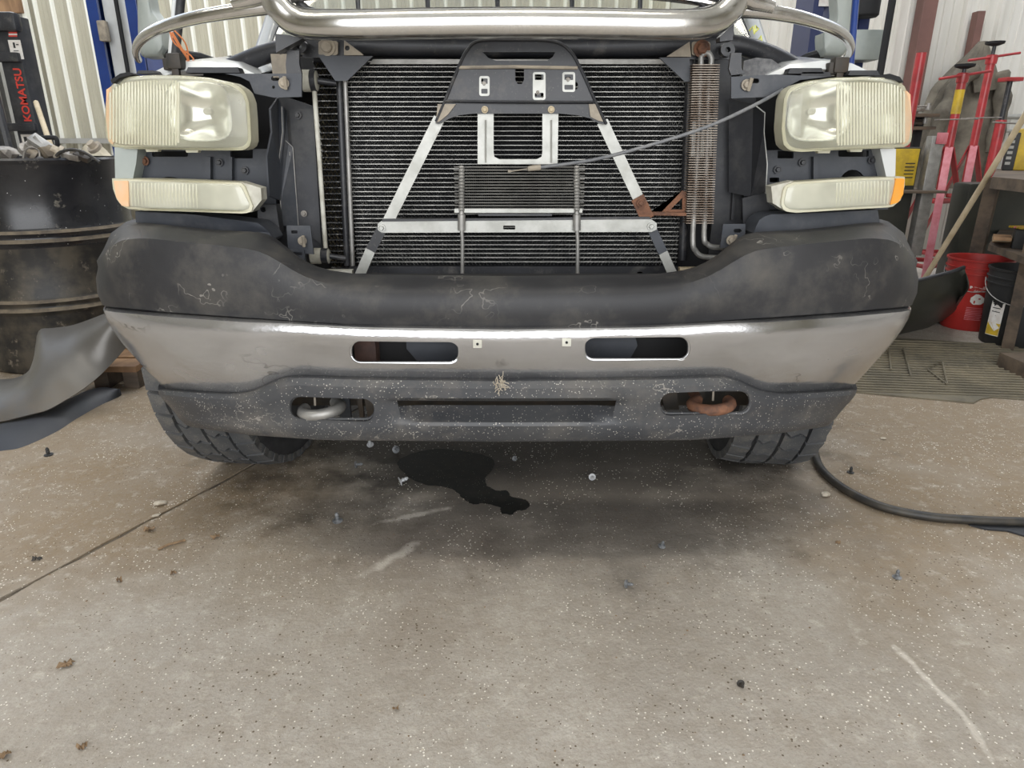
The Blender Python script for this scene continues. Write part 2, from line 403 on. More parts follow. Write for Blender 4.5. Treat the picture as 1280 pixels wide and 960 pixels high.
def add_plate(bm, pts, th, holes=()):
    """polygon (world points) extruded along +Y by th, with holes; bevel-free sheet"""
    loops = [[Vector(p) for p in pts]]+[[Vector(p) for p in h] for h in holes]
    es = []; vs_all = []
    for lp in loops:
        vs = [bm.verts.new(p) for p in lp]; vs_all += vs
        es += [bm.edges.new((vs[i], vs[(i+1) % len(vs)])) for i in range(len(vs))]
    g = bmesh.ops.triangle_fill(bm, use_beauty=True, use_dissolve=False, edges=es, normal=(0, -1, 0))
    fs = [f for f in g['geom'] if isinstance(f, bmesh.types.BMFace)]
    e = bmesh.ops.extrude_face_region(bm, geom=fs)
    nv = [v for v in e['geom'] if isinstance(v, bmesh.types.BMVert)]
    for v in nv: v.co.y += th
    return bm
def ppx(pts, Y):
    f = Y if callable(Y) else (lambda x: Y)
    return [P(x, y, f(x)) for x, y in pts]
def circ(cx, cy, r, n=14, ry=None): return [(cx+r*math.cos(2*PI*k/n), cy+(ry or r)*math.sin(2*PI*k/n)) for k in range(n)]
def rrect(x0, y0, x1, y1, r, n=5):
    out = []
    for (cx, cy, a0) in ((x1-r, y0+r, -90), (x1-r, y1-r, 0), (x0+r, y1-r, 90), (x0+r, y0+r, 180)):
        for k in range(n+1):
            a = math.radians(a0+90*k/n); out.append((cx+r*math.cos(a), cy+r*math.sin(a)))
    return out
def plate(name, pts, Y, th, m, parent, holes=(), label=None, **k):
    bm = add_plate(B(), ppx(pts, Y), th, [ppx(h, Y) for h in holes])
    return obj(name, bm, m, parent, label=label, **k)
def baked(bm, solid=0, cutters=(), offset=-1):
    """solidify a skin and cut openings, returned as a bmesh"""
    bmesh.ops.recalc_face_normals(bm, faces=bm.faces)
    me = bpy.data.meshes.new('tmp'); bm.to_mesh(me); bm.free(); o = bpy.data.objects.new('tmp', me); COL.objects.link(o)
    cs = []
    if solid:
        s = o.modifiers.new('s', 'SOLIDIFY'); s.thickness = solid; s.offset = offset
    for c in cutters:
        bmesh.ops.recalc_face_normals(c, faces=c.faces)
        cm = bpy.data.meshes.new('tmpc'); c.to_mesh(cm); c.free(); cobj = bpy.data.objects.new('tmpc', cm); COL.objects.link(cobj); cs.append(cobj)
        b_ = o.modifiers.new('b', 'BOOLEAN'); b_.operation = 'DIFFERENCE'; b_.solver = 'EXACT'; b_.object = cobj
    dg = bpy.context.evaluated_depsgraph_get(); dg.update()
    ev = o.evaluated_get(dg); m2 = bpy.data.meshes.new_from_object(ev)
    out = bmesh.new(); out.from_mesh(m2)
    for x in [o]+cs: bpy.data.objects.remove(x)
    bpy.data.meshes.remove(m2)
    return out
def pillow(outline, Yf, bulge, back, rings=((1, 0), (.985, .35), (.95, .62), (.86, .85), (.65, .96), (.35, 1), (.0, 1)), cen=None):
    """closed convex lamp-like shell: outline in photo px at distance Yf(x)"""
    n = len(outline); cx = sum(p[0] for p in outline)/n; cy = sum(p[1] for p in outline)/n
    if cen: cx, cy = cen
    bm = B(); R = []
    R.append([bm.verts.new(P(x, y, Yf(x))+Vector((0, back, 0))) for x, y in outline])
    for s, b_ in rings:
        if s == 0:
            R.append([bm.verts.new(P(cx, cy, Yf(cx)-bulge))]); continue
        ring = []
        for x, y in outline:
            qx = cx+(x-cx)*s; qy = cy+(y-cy)*s
            ring.append(bm.verts.new(P(qx, qy, Yf(qx)-bulge*b_)))
        R.append(ring)
    for A, Bq in zip(R, R[1:]):
        if len(Bq) == 1:
            for k in range(n): bm.faces.new((A[k], A[(k+1) % n], Bq[0]))
        else:
            for k in range(n): bm.faces.new((A[k], A[(k+1) % n], Bq[(k+1) % n], Bq[k]))
    return bm
def text_bm(s, size, mtx, ext=.0006, font_bold=False):
    cu = bpy.data.curves.new('t', 'FONT'); cu.body = s; cu.size = size; cu.extrude = ext; cu.align_x = 'CENTER'; cu.align_y = 'CENTER'
    if font_bold: cu.offset = size*.02
    o = bpy.data.objects.new('t', cu); COL.objects.link(o)
    dg = bpy.context.evaluated_depsgraph_get(); dg.update()
    me = bpy.data.meshes.new_from_object(o.evaluated_get(dg)); bm = B(); bm.from_mesh(me)
    bpy.data.objects.remove(o); bpy.data.curves.remove(cu); bpy.data.meshes.remove(me)
    bmesh.ops.transform(bm, matrix=mtx, verts=bm.verts)
    return bm

# ================================================================ THE SETTING
def slab(poly, z0, z1):
    bm = B(); a = [bm.verts.new((x, y, z1)) for x, y in poly]; b = [bm.verts.new((x, y, z0)) for x, y in poly]
    bm.faces.new(a); bm.faces.new(b[::-1]); n = len(poly)
    for i in range(n): bm.faces.new((a[i], b[i], b[(i+1) % n], a[(i+1) % n]))
    return bm
def jedge(off, seed):
    rnd = random.Random(seed); out = []; y = -14.0
    while y < 9.3:
        q = jline(y, off+rnd.uniform(-.004, .004) if -.5 < y < 5 else off); out.append((q.x, q.y)); y += .05 if .5 < y < 3.5 else .5
    q = jline(9.3, off); out.append((q.x, q.y)); return out
e1 = jedge(.0065, 1); e2 = jedge(-.0065, 2)
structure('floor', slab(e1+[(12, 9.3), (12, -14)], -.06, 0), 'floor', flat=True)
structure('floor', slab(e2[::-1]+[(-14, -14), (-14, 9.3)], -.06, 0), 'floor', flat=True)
j0 = jline(-14, 0); j1 = jline(9.3, 0)
structure('trim_1', slab([(j0.x-.02, -14), (j0.x+.02, -14), (j1.x+.02, 9.3), (j1.x-.02, 9.3)], -.055, -.004), 'seam', flat=True)

def corrugated(x0, x1, y, z0, z1, pitch, rib, minor=2, dirn=-1, dep=.03, mi_rib=1):
    """ribbed steel sheet facing -Y; ribs are real folds"""
    prof = []; x = x0
    while x < x1:
        prof += [(x, 0, 0), (x+rib*.25, dep, 1), (x+rib*.75, dep, 1), (x+rib, 0, 0)]
        gap = pitch-rib
        for k in range(minor):
            c = x+rib+gap*(k+1)/(minor+1); prof += [(c-.009, 0, 0), (c-.004, .007, 0), (c+.004, .007, 0), (c+.009, 0, 0)]
        x += pitch
    bm = B(); A = []
    for (px, d, _) in prof: A.append((bm.verts.new((px, y+dirn*d, z0)), bm.verts.new((px, y+dirn*d, z1))))
    for i in range(len(A)-1):
        f = bm.faces.new((A[i][0], A[i+1][0], A[i+1][1], A[i][1]))
        if prof[i][2] and prof[i+1][2] or (prof[i][2] != prof[i+1][2]): f.material_index = mi_rib
    return bm
structure('wall_back_left', corrugated(-8, 1.95, 9.0, 0, 4.25, .2, .05), ['wall_cream', 'wall_rib'], flat=True)
structure('wall_back_right', corrugated(1.9, 6.2, 6.0, 0, 4.25, .27, .055, minor=2), ['wall_white', 'wall_white'], flat=True)
structure('wall_partition', box((1.86, 6.0, 0), (1.9, 9.0, 4.25)), 'wall_white', flat=True)
wr = corrugated(-3.2, 9.2, 0, 0, 4.25, .27, .055)
bmesh.ops.transform(wr, matrix=Matrix.Translation((-8, 3, 0)) @ Matrix.Rotation(PI/2, 4, 'Z') @ Matrix.Translation((-3, 0, 0)), verts=wr.verts)
structure('wall_left', wr, ['wall_cream', 'wall_rib'], flat=True)
wr = corrugated(-9.2, 3.2, 0, 0, 4.25, .27, .055)
bmesh.ops.transform(wr, matrix=Matrix.Translation((6.0, 0, 0)) @ Matrix.Rotation(-PI/2, 4, 'Z'), verts=wr.verts)
structure('wall_right', wr, ['wall_white', 'wall_white'], flat=True)
cb = corrugated(-8, 6.2, 0, -2.5, 9.1, .27, .055)
bmesh.ops.transform(cb, matrix=Matrix.Translation((0, 0, 4.2)) @ Matrix.Rotation(-PI/2, 4, 'X') @ Matrix.Scale(-1, 4, (0, 0, 1)), verts=cb.verts)
structure('ceiling', cb, ['ceiling_white', 'ceiling_white'], flat=True)
wf = B()
add_box(wf, (-8, -2.6, 0), (-3.1, -2.5, 4.25)); add_box(wf, (3.1, -2.6, 0), (6.2, -2.5, 4.25)); add_box(wf, (-3.1, -2.6, 3.7), (3.1, -2.5, 4.25))
structure('wall_front', wf, 'wall_cream', flat=True)
# grey side door and its timber head at the far left, girt rail along the back wall
a = P(-90, 0, 8.93); b = P(34, 0, 8.93)
structure('door_1', box((a.x, 8.86, 0), (b.x-.05, 8.93, 2.45)), 'grey_panel', flat=True)
structure('trim_2', box((a.x-.1, 8.82, 2.35), (b.x-.02, 8.94, 2.62), .01), 'wood', flat=True)
structure('trim_3', box((b.x-.05, 8.86, 0), (b.x, 8.93, 2.6)), 'wall_rib', flat=True)
z = zf(8.9, 176)
structure('trim_4', box((-6, 8.88, z-.03), (-3.2, 8.96, z+.03)), 'grey_panel', flat=True)
# rusty red steel column of the building, and a stub angle further right
q0 = P(1163, 0, 5.86); 
structure('trim_5', box((q0.x-.055, 5.84, 0), (q0.x+.055, 5.95, 4.2), .004), 'steel_brown', flat=True)
q1 = P(1226, 14, 5.9); q2 = P(1220, 60, 5.9)
structure('trim_6', box((q1.x-.028, 5.88, q2.z-.3), (q1.x+.028, 5.96, q1.z), .003), 'steel_brown', flat=True)
for k, py in enumerate((146, 164)):
    a = P(1236, py, 5.85); structure('trim_%d' % (7+k), tube([a, (5.9, 5.85, a.z)], .02 if k == 0 else .013, 8), 'grey_panel')

# ================================================================ THE TRUCK
TR = thing('pickup_truck', (0, 1.9, 0), 'pickup truck with its grille off and radiator bared behind a chrome and black bumper', 'truck')
CX = 633.0
plan = cr([(0, 1.33, 0), (.2, 1.332, 0), (.4, 1.343, 0), (.55, 1.362, 0), (.68, 1.392, 0), (.78, 1.428, 0), (.86, 1.475, 0), (.92, 1.535, 0), (.952, 1.595, 0), (.962, 1.66, 0), (.962, 1.72, 0)], 7)
XC = (CX-640)/F*1.35
def bumper_row(k, dy, table, pyfix=None):
    half = []; hold = None; mx = -1
    for p in plan:
        X = p.x*k; d = dy(p.x) if callable(dy) else dy; Y = p.y+d
        py = slerp(table, 0) if X == 0 else None; z = zf(Y, table[0][1])
        for _ in range(3):
            dx = X*F/depth(Y, z); py = slerp(table, dx); zz = zf(Y, py); z = zz
        if dx < mx-.01 and hold is None: hold = prev
        if hold is None: mx = max(mx, dx); prev = z
        half.append(Vector((X, Y, z if hold is None else hold)))
    L = [Vector((-v.x+XC, v.y, v.z)) for v in half[:0:-1]]; R = [Vector((v.x+XC, v.y, v.z)) for v in half]
    return L+R
def skin(rows, skip=None):
    bm = B(); V = [[bm.verts.new(p) for p in r] for r in rows]
    for i in range(len(V)-1):
        for k in range(len(V[0])-1):
            if skip and skip(i, rows[i][k], rows[i][k+1]): continue
            bm.faces.new((V[i][k], V[i][k+1], V[i+1][k+1], V[i+1][k]))
    return bm
def mixt(A, Bt, t):
    xs = sorted({x for x, _ in A} | {x for x, _ in Bt}); return [(x, lerp(A, x)*(1-t)+lerp(Bt, x)*t) for x in xs]
T_top = [(0, 345), (185, 343), (232, 336), (262, 321), (280, 304), (292, 294), (308, 290), (370, 287), (455, 278), (480, 278), (500, 287), (513, 312)]
T_ridge = [(0, 366), (150, 365), (215, 360), (255, 348), (285, 330), (310, 316), (370, 308), (455, 300), (490, 304), (513, 335)]
T_ctop = [(0, 411), (180, 408), (330, 400), (430, 393), (500, 386), (513, 381)]
T_cbot = [(0, 475), (180, 473), (262, 470), (280, 472), (300, 482), (318, 491), (340, 493), (385, 491), (430, 488), (457, 484)]
T_vbot = [(0, 550), (230, 548), (330, 541), (400, 531), (424, 524), (440, 519)]
top_dy = lambda x: .07 if x < .3 else .07+.05*min(1, (x-.3)/.35)
rows = [bumper_row(.998, .03, T_ctop), bumper_row(1.010, .006, mixt(T_ctop, T_ridge, .04)), bumper_row(1.012, -.002, mixt(T_ctop, T_ridge, .3)), bumper_row(1.008, -.002, mixt(T_ctop, T_ridge, .65)),
        bumper_row(1, .003, mixt(T_ctop, T_ridge, .9)), bumper_row(1.005, .010, mixt(T_ridge, T_top, .12)), bumper_row(1.004, lambda x: .35*top_dy(x), mixt(T_ridge, T_top, .4)), bumper_row(1.004, lambda x: .7*top_dy(x), mixt(T_ridge, T_top, .8)), bumper_row(.985, top_dy, T_top),
        bumper_row(.94, lambda x: top_dy(x)+.01, [(x, y+6) for x, y in T_top])]
obj('bumper_top_pad', baked(skin(rows), .004), 'black_cover', TR, label='scuffed black plastic pad along the bumper top')
# chrome face bar
fk = lambda v: .997-.107*v**1.4
crow = [bumper_row(.985, .03, T_ctop), bumper_row(.997, .006, mixt(T_ctop, T_cbot, .0)), bumper_row(.997, -.010, mixt(T_ctop, T_cbot, .04)), bumper_row(fk(.12), -.015, mixt(T_ctop, T_cbot, .12))]
for v, d in ((.25, -.014), (.4, -.011), (.55, -.006), (.7, 0), (.82, .006), (.92, .013), (.985, .022), (1.0, .035)): crow.append(bumper_row(fk(v), d, mixt(T_ctop, T_cbot, v)))
def cutter(pts, Y0, Y1, Yref): return add_plate(B(), [Vector((p.x, Y0, p.z)) for p in ppx(pts, Yref)], Y1-Y0)
slots = (rrect(438, 424, 575, 454, 13), rrect(729, 419, 862, 450, 13))
cb_ = baked(skin(crow), .003, [cutter(s, 1.2, 1.5, 1.335) for s in slots])
chrome_bar = obj('face_bar', cb_, 'chrome_dusty', TR, label='dusty chrome bumper bar with two slots', ang=50)
for s in slots:
    obj('slot_lip', tube([P(x, y, 1.336 if 480 < x < 800 else 1.337+abs(x-640)*2e-5) for x, y in s], .0045, 8, closed=True), 'chrome_dusty', chrome_bar)
for (x, y) in ((597, 429), (708, 427)):
    bm = B(); p = P(x, y, 1.318); add_box(bm, (p.x-.009, 1.312, p.z-.0085), (p.x+.009, 1.318, p.z+.0085), None, .001)
    obj('clip_hole', lathe([(.0028, .0055), (.0028, .0074)], 10, p, TOY), 'dark', chrome_bar)
    obj('spring_clip', bm, 'white_plastic', chrome_bar, label='square pale clip pressed into the bumper')
# dried grass stuck on the lower chrome edge
bm = B(); rnd = random.Random(5); c0 = P(626, 478, 1.305)
for k in range(34):
    a = rnd.uniform(0, 2*PI); l = rnd.uniform(.006, .022); s = c0+Vector((rnd.uniform(-.008, .008), rnd.uniform(-.003, .003), rnd.uniform(-.012, .008)))
    e = s+Vector((math.cos(a)*l*.7, rnd.uniform(-.006, .002), math.sin(a)*l)); mid = (s+e)/2+Vector((rnd.uniform(-.004, .004), -.003, rnd.uniform(-.004, .004)))
    add_tube(bm, [s, mid, e], .0008, 4)
solo('grass_tuft', bm, 'chip_pale', 'small tuft of dry straw caught on the bumper edge, centre', 'grass')['kind'] = 'stuff'

# lower valance with centre recess and hook openings
def wcen(x): return max(0, min(1, (.262-abs(x))/.03))
def vdy(base, rec): return lambda x: base*(1-wcen(x))+rec*wcen(x)
def vtab(py, v):
    base = mixt(T_cbot, T_vbot, v)
    return [(x, y) for x, y in base] if py is None else [(0, py), (150, py-.5), (172, lerp(base, 172))]+[q for q in base if q[0] > 180]
vk = lambda v: .902-.052*v
vr = [bumper_row(.885, .045, T_cbot), bumper_row(.90, .012, mixt(T_cbot, T_vbot, .01)), bumper_row(.902, -.002, mixt(T_cbot, T_vbot, .05)), bumper_row(vk(.15), -.012, mixt(T_cbot, T_vbot, .15)),
      bumper_row(vk(.28), vdy(-.012, -.012), vtab(496, .29)), bumper_row(vk(.32), vdy(-.011, .0), vtab(498, .34)), bumper_row(vk(.36), vdy(-.010, .036), vtab(499, .38)),
      bumper_row(vk(.45), vdy(-.008, .040), vtab(508, .46)), bumper_row(vk(.6), vdy(-.006, .022), vtab(518, .6)),
      bumper_row(vk(.75), vdy(-.003, -.002), vtab(529, .75)), bumper_row(vk(.8), -.004, vtab(532, .8)), bumper_row(vk(.97), .006, mixt(T_cbot, T_vbot, .97)), bumper_row(vk(1), .02, T_vbot)]
hooks = (rrect(362, 494, 470, 524, 13), rrect(823, 487, 938, 517, 13))
vb = skin(vr, skip=lambda i, p, q: i == 6 and max(abs(p.x-XC), abs(q.x-XC)) < .235)
vb = baked(vb, .004, [cutter(s, 1.2, 1.55, 1.345) for s in hooks])
val = obj('lower_valance', vb, 'valance', TR, label='dusty grey plastic valance below the chrome')
for s in hooks: obj('opening_rim', tube([P(x, y, 1.336+abs(x-640)*7e-5) for x, y in s], .004, 8, closed=True), 'valance', val)
# crash beam, frame horns and dark backing behind the bumper
bm = B(); add_box(bm, (-.62, 1.46, .40), (.60, 1.50, .66)); obj('crash_beam', bm, 'dark', TR)
a = P(447, 440, 1.42); obj('frame_horn', add_box(B(), (a.x-.008, 1.42, .40), (a.x+.04, 1.9, a.z+.03), None, .004), 'rust_frame', TR, label='rusty brown frame end seen in the left slot')
obj('inner_bracket', add_plate(B(), ppx([(508, 422), (575, 422), (575, 452), (522, 452), (508, 436)], 1.43), .004), 'blue_plastic', TR)
obj('inner_bracket', add_plate(B(), ppx([(722, 418), (793, 417), (797, 432), (788, 448), (722, 452)], 1.43), .004), 'blue_plastic', TR)
bm = B(); add_box(bm, (-.60, 1.47, .36), (.58, 1.49, .46)); obj('skid_beam', bm, 'dark_grease', TR)
for (cx, cy, mname, side) in ((402, 511, 'silver_pipe', 1), (889, 505, 'rust', -1)):
    hk = B(); pts = []
    for k in range(13):
        an = math.radians(-200+20*k*1.08) if side > 0 else math.radians(20-20*k*1.08)
        pts.append(P(cx, cy, 1.385)+Vector((.041*math.cos(an), .036*math.sin(an), .004*math.cos(an))))
    add_tube(hk, pts, .0125, 12)
    end = pts[-1]; add_tube(hk, [end, end+Vector((0, .05, .003)), end+Vector((0, .10, .01))], .0115, 10)
    h = obj('tow_hook', hk, mname, TR, label='rusty brown tow hook in the right opening' if side < 0 else 'dirty steel tow hook in the left opening')
    obj('hook_bolt', tube([P(cx-6*side-3, cy-20, 1.40), P(cx-5*side-3, cy-4, 1.395)], .0025, 6), 'tan_metal', h)
for (x0, x1, y0, y1) in ((420, 436, 494, 524), (445, 452, 494, 524), (455, 470, 496, 522), (826, 846, 490, 512), (862, 880, 487, 500)):
    obj('frame_bracket', add_plate(B(), ppx([(x0, y0), (x1, y0), (x1+3, y1), (x0+5, y1)], 1.44), .01), 'dark_grease' if x0 != 420 else 'blue_plastic', TR)

# ---- head lamps
def yl(x): return 1.505+.13*(max(0, (abs(x-640)-310)/200))**1.8        # face of the lamps sweeps back outwards
def mirror(pts): return [(1270-x, y) for x, y in pts]
HL = [(146, 101), (158, 96), (185, 94), (225, 94), (262, 97), (290, 103), (305, 112), (311, 126), (313, 150), (314, 176), (311, 185), (303, 188), (260, 188), (200, 187), (155, 186), (142, 184), (134, 176), (131, 155), (132, 128), (136, 110)]
HR = [(980, 124), (984, 113), (994, 106), (1012, 101), (1042, 97), (1078, 96), (1106, 97), (1122, 100), (1131, 108), (1137, 124), (1140, 145), (1140, 170), (1138, 180), (1131, 184), (1090, 186), (1040, 188), (1000, 190), (986, 188), (979, 180), (977, 160)]
def resample(pts, n):
    pts = [Vector((x, y, 0)) for x, y in pts]; pts.append(pts[0]); d = [0]
    for a, b in zip(pts, pts[1:]): d.append(d[-1]+(b-a).length)
    out = []
    for k in range(n):
        t = d[-1]*k/n; i = max(j for j in range(len(d)-1) if d[j] <= t); u = (t-d[i])/(d[i+1]-d[i]); q = pts[i].lerp(pts[i+1], u); out.append((q.x, q.y))
    return out
def inset(pts, s, cx=None, cy=None):
    n = len(pts); cx = cx or sum(p[0] for p in pts)/n; cy = cy or sum(p[1] for p in pts)/n
    xs = [p[0] for p in pts]; ys = [p[1] for p in pts]; wx = (max(xs)-min(xs))/2; wy = (max(ys)-min(ys))/2
    return [(cx+(x-cx)*(1-s/wx), cy+(y-cy)*(1-s/wy)) for x, y in pts]
def head_lamp(outline, sgn, amber):
    pts = resample(outline, 72); lab = ''
    lab = 'right-hand' if sgn > 0 else 'left-hand'
    out = obj('head_lamp', add_plate(B(), [P(x, y, yl(x)+.012) for x, y in pts], .045, [[P(x, y, yl(x)+.012) for x, y in inset(pts, 4)]]), 'lamp_body', TR, label='cloudy yellowed head lamp on the %s side of the picture' % ('right' if sgn > 0 else 'left'))
    # bright back bowl
    inn = inset(pts, 3)
    bowl = B(); n = len(inn); R = []
    bx = 640+sgn*372 if sgn > 0 else 262; by = 140
    for s, d in ((1, .012), (.96, .03), (.85, .055), (.6, .075), (.3, .085)):
        R.append([bowl.verts.new(P(bx+(x-bx)*s, by+(y-by)*s, yl(bx+(x-bx)*s)+d)) for x, y in inn])
    for A, Q in zip(R, R[1:]):
        for k in range(n): bowl.faces.new((A[k], A[(k+1) % n], Q[(k+1) % n], Q[k]))
    bowl.faces.new(R[-1])
    obj('reflector', bowl, 'reflector_soft', out)
    q = P(bx, by, yl(bx)+.066); bb = B(); cr_ = []
    for (sc_, d_) in ((1.0, -.052), (.985, -.045), (.9, -.034), (.72, -.018), (.5, -.006), (.28, .001), (.10, .003)):
        ring = []
        for k in range(40):
            t_ = 2*PI*k/40; e_ = lambda v, p_: math.copysign(abs(v)**p_, v); pw = .55+.45*(1-sc_)
            ring.append(bb.verts.new(q+Vector((.066*sc_*e_(math.cos(t_), pw), d_, .060*sc_*e_(math.sin(t_), pw)))))
        cr_.append(ring)
    for A, Q in zip(cr_, cr_[1:]):
        for k in range(40): bb.faces.new((A[k], A[(k+1) % 40], Q[(k+1) % 40], Q[k]))
    bb.faces.new(cr_[-1])
    obj('reflector_cup', bb, 'reflector', out)
    obj('bulb', lathe([(.005, .0), (.007, .006), (.007, .016), (.004, .022), (.002, .024)], 14, q+Vector((0, -.002, 0)), TOY), 'white_plastic', out)
    # clear lens (inner half) and whole shell
    lens = pillow(pts, lambda x: yl(x)+.012, .030, .004)
    lo = obj('lens', lens, 'lens_clear', out)
    # vertical flutes on the outer half
    fl = B(); xa, xb = (138, 222) if sgn < 0 else (1048, 1132); x = xa
    cx = sum(p[0] for p in pts)/len(pts); cy = sum(p[1] for p in pts)/len(pts)
    def ext(xq):
        ys = []
        for (x1, y1), (x2, y2) in zip(pts, pts[1:]+pts[:1]):
            if (x1-xq)*(x2-xq) < 0 or x1 == xq: ys.append(y1+(y2-y1)*((xq-x1)/(x2-x1) if x2 != x1 else 0))
        return min(ys), max(ys)
    while x < xb:
        y0, y1 = ext(x); y0 += 7; y1 -= 6; path = []
        for k in range(7):
            y = y0+(y1-y0)*k/6; s = max(abs(x-cx)/92, abs(y-cy)/47); bu = lerp([(0, 1), (.35, 1), (.65, .96), (.86, .85), (.95, .62), (.985, .35), (1, 0)], s)
            path.append(P(x, y, yl(x)+.012-.030*bu))
        add_tube(fl, path, .0022, 6); x += 3.9
    obj('lens_flutes', fl, 'lens_fluted', lo, stuff=True)
    # seam between the plain and the fluted half, and amber end
    xs = 223 if sgn < 0 else 1047; y0, y1 = ext(xs)
    obj('lens_seam', tube([P(xs, y0+9, yl(xs)-.014), P(xs, (y0+y1)/2, yl(xs)-.0195), P(xs, y1-9, yl(xs)-.014)], .0028, 6), 'lamp_body', lo)
    if sgn < 0: am = [(133, 112), (139, 108), (141, 140), (142, 182), (136, 177), (132.5, 150)]
    else: am = [(1138, 118), (1131, 111), (1130, 140), (1129, 181), (1136, 177), (1139.5, 150)]
    am = resample(am, 24); acx = sum(p[0] for p in am)/24
    obj('side_marker', add_plate(B(), [P(x, y, yl(x)+.006) for x, y in am], .012), 'amber', out, label='faded orange side marker')
    # small tabs under the lamp
    for tx in ((165, 190, 240) if sgn < 0 else (1030, 1070, 1110)):
        y = ext(tx)[1]; obj('lamp_tab', add_plate(B(), ppx([(tx-9, y-2), (tx+9, y-2), (tx+7, y+3), (tx-7, y+3)], yl(tx)+.03), .015), 'lamp_body', out)
head_lamp(HL, -1, 'amber'); head_lamp(HR, 1, 'amber')
# ---- turn signal lamps
def signal(face, side, am, mname, sgn, lx):
    pts = resample(face, 60)
    o = obj('turn_signal', add_plate(B(), [P(x, y, yl(x)+.0) for x, y in pts], .05, [[P(x, y, yl(x)) for x, y in inset(pts, 3.4)]]), 'lamp_body', TR, label='long yellowed turn signal lamp on the %s' % ('right' if sgn > 0 else 'left'))
    inn = inset(pts, 3)
    obj('back_plate', add_plate(B(), [P(x, y, yl(x)+.03) for x, y in inn], .004), 'reflector_soft', o)
    ln = obj('lens', pillow(inn, lambda x: yl(x)+.002, .006, .003), 'lens_signal', o)
    obj('end_cap', add_plate(B(), [P(x, y, yl(x)+.006) for x, y in side], .035), 'white_plastic', o)
    fl = B(); xa, xb = lx; x = xa
    while x < xb:
        ys = []
        for (x1, y1), (x2, y2) in zip(inn, inn[1:]+inn[:1]):
            if (x1-x)*(x2-x) < 0: ys.append(y1+(y2-y1)*((x-x1)/(x2-x1)))
        y0, y1 = min(ys)+2, max(ys)-2
        add_tube(fl, [P(x, y0, yl(x)-.002), P(x, (y0+y1)/2, yl(x)-.0045), P(x+sgn*-1.5, y1, yl(x)-.002)], .0019, 6); x += 4.3
    obj('lens_flutes', fl, 'lens_fluted', ln, stuff=True)
    obj('amber_end', add_plate(B(), [P(x, y, yl(x)-.007) for x, y in resample(am, 28)], .02), mname, o, label='orange end of the lamp')
signal([(140, 223), (200, 224), (260, 226), (300, 228), (305, 231), (316, 258), (314, 265), (305, 267), (250, 265), (180, 263), (158, 261), (147, 252), (141, 235)],
       [(300, 227), (326, 235), (327, 250), (315, 265), (308, 266), (314, 258), (303, 231)], [(142, 226), (160, 226), (161, 259), (152, 257), (145, 246)], 'amber', -1, (164, 246))
signal([(1131, 221), (1080, 222), (1020, 226), (990, 228), (980, 234), (976, 255), (980, 264), (995, 266), (1060, 262), (1115, 259), (1126, 250), (1131, 232)],
       [(964, 233), (992, 226), (984, 232), (979, 248), (982, 264), (966, 254)], [(1120, 223), (1131, 223), (1129, 243), (1123, 253), (1113, 256), (1117, 240)], 'amber_bright', 1, (1046, 1114))
# ---- brackets and cavities round the lamps
plate('lamp_backing', [(186, 96), (345, 92), (352, 330), (196, 290)], 1.76, .01, 'dark', TR)
plate('lamp_backing', [(918, 92), (1084, 96), (1074, 290), (915, 330)], 1.76, .01, 'dark', TR)
plate('lamp_bracket', [(170, 188), (345, 186), (345, 262), (166, 262), (172, 205)], 1.66, .01, 'blue_plastic', TR, holes=[circ(212, 236, 22, 20, 15), rrect(288, 186.5, 316, 198, 1), rrect(190, 189, 235, 196, 2)])
plate('lamp_bracket', [(956, 188), (1100, 186), (1106, 205), (1110, 262), (956, 262)], 1.66, .01, 'blue_plastic', TR, holes=[circ(1066, 232, 17, 20, 20), rrect(972, 188.5, 992, 198, 1), rrect(1048, 188, 1086, 196, 2), rrect(962, 222, 974, 228, 1)])
for (x0, x1) in ((256, 263), (286, 290), (1017, 1023)):
    obj('bracket_rib', add_plate(B(), ppx([(x0, 196), (x1, 196), (x1, 226), (x0, 226)], 1.645), .014), 'blue_plastic', TR)
bm = add_bolt(add_bolt(B(), P(274, 203, 1.655), .006), P(306, 213, 1.655), .006); obj('bolt', bm, 'black_metal', TR)
obj('bolt', add_bolt(B(), P(181, 201, 1.655), .007), 'rust', TR, label='rusty bolt in the bracket under the left lamp')
for x, y in ((1003, 203), (1090, 200), (972, 212)): obj('bolt', add_bolt(B(), P(x, y, 1.655), .006), 'black_metal', TR)
# pale fender strips seen between the lamps at each end
plate('fender_edge', [(143, 184), (172, 186), (170, 205), (166, 224), (144, 224)], 1.62, .05, 'mirror_grey', TR)
plate('fender_edge', [(1100, 186), (1120, 186), (1119, 222), (1108, 222), (1104, 204)], 1.62, .05, 'white_paint', TR)
# charcoal fillers between the signals and the bumper pad
for pts in ([(169, 264), (240, 268), (325, 279), (336, 290), (344, 303), (325, 296), (250, 291), (170, 285)], [(1097, 262), (1020, 266), (960, 268), (948, 276), (940, 296), (955, 292), (1020, 290), (1100, 281)]):
    bm = add_plate(B(), [P(x, y, yl(x)+.022) for x, y in resample(pts, 40)], .07); obj('bumper_filler', bm, 'blue_plastic', TR)
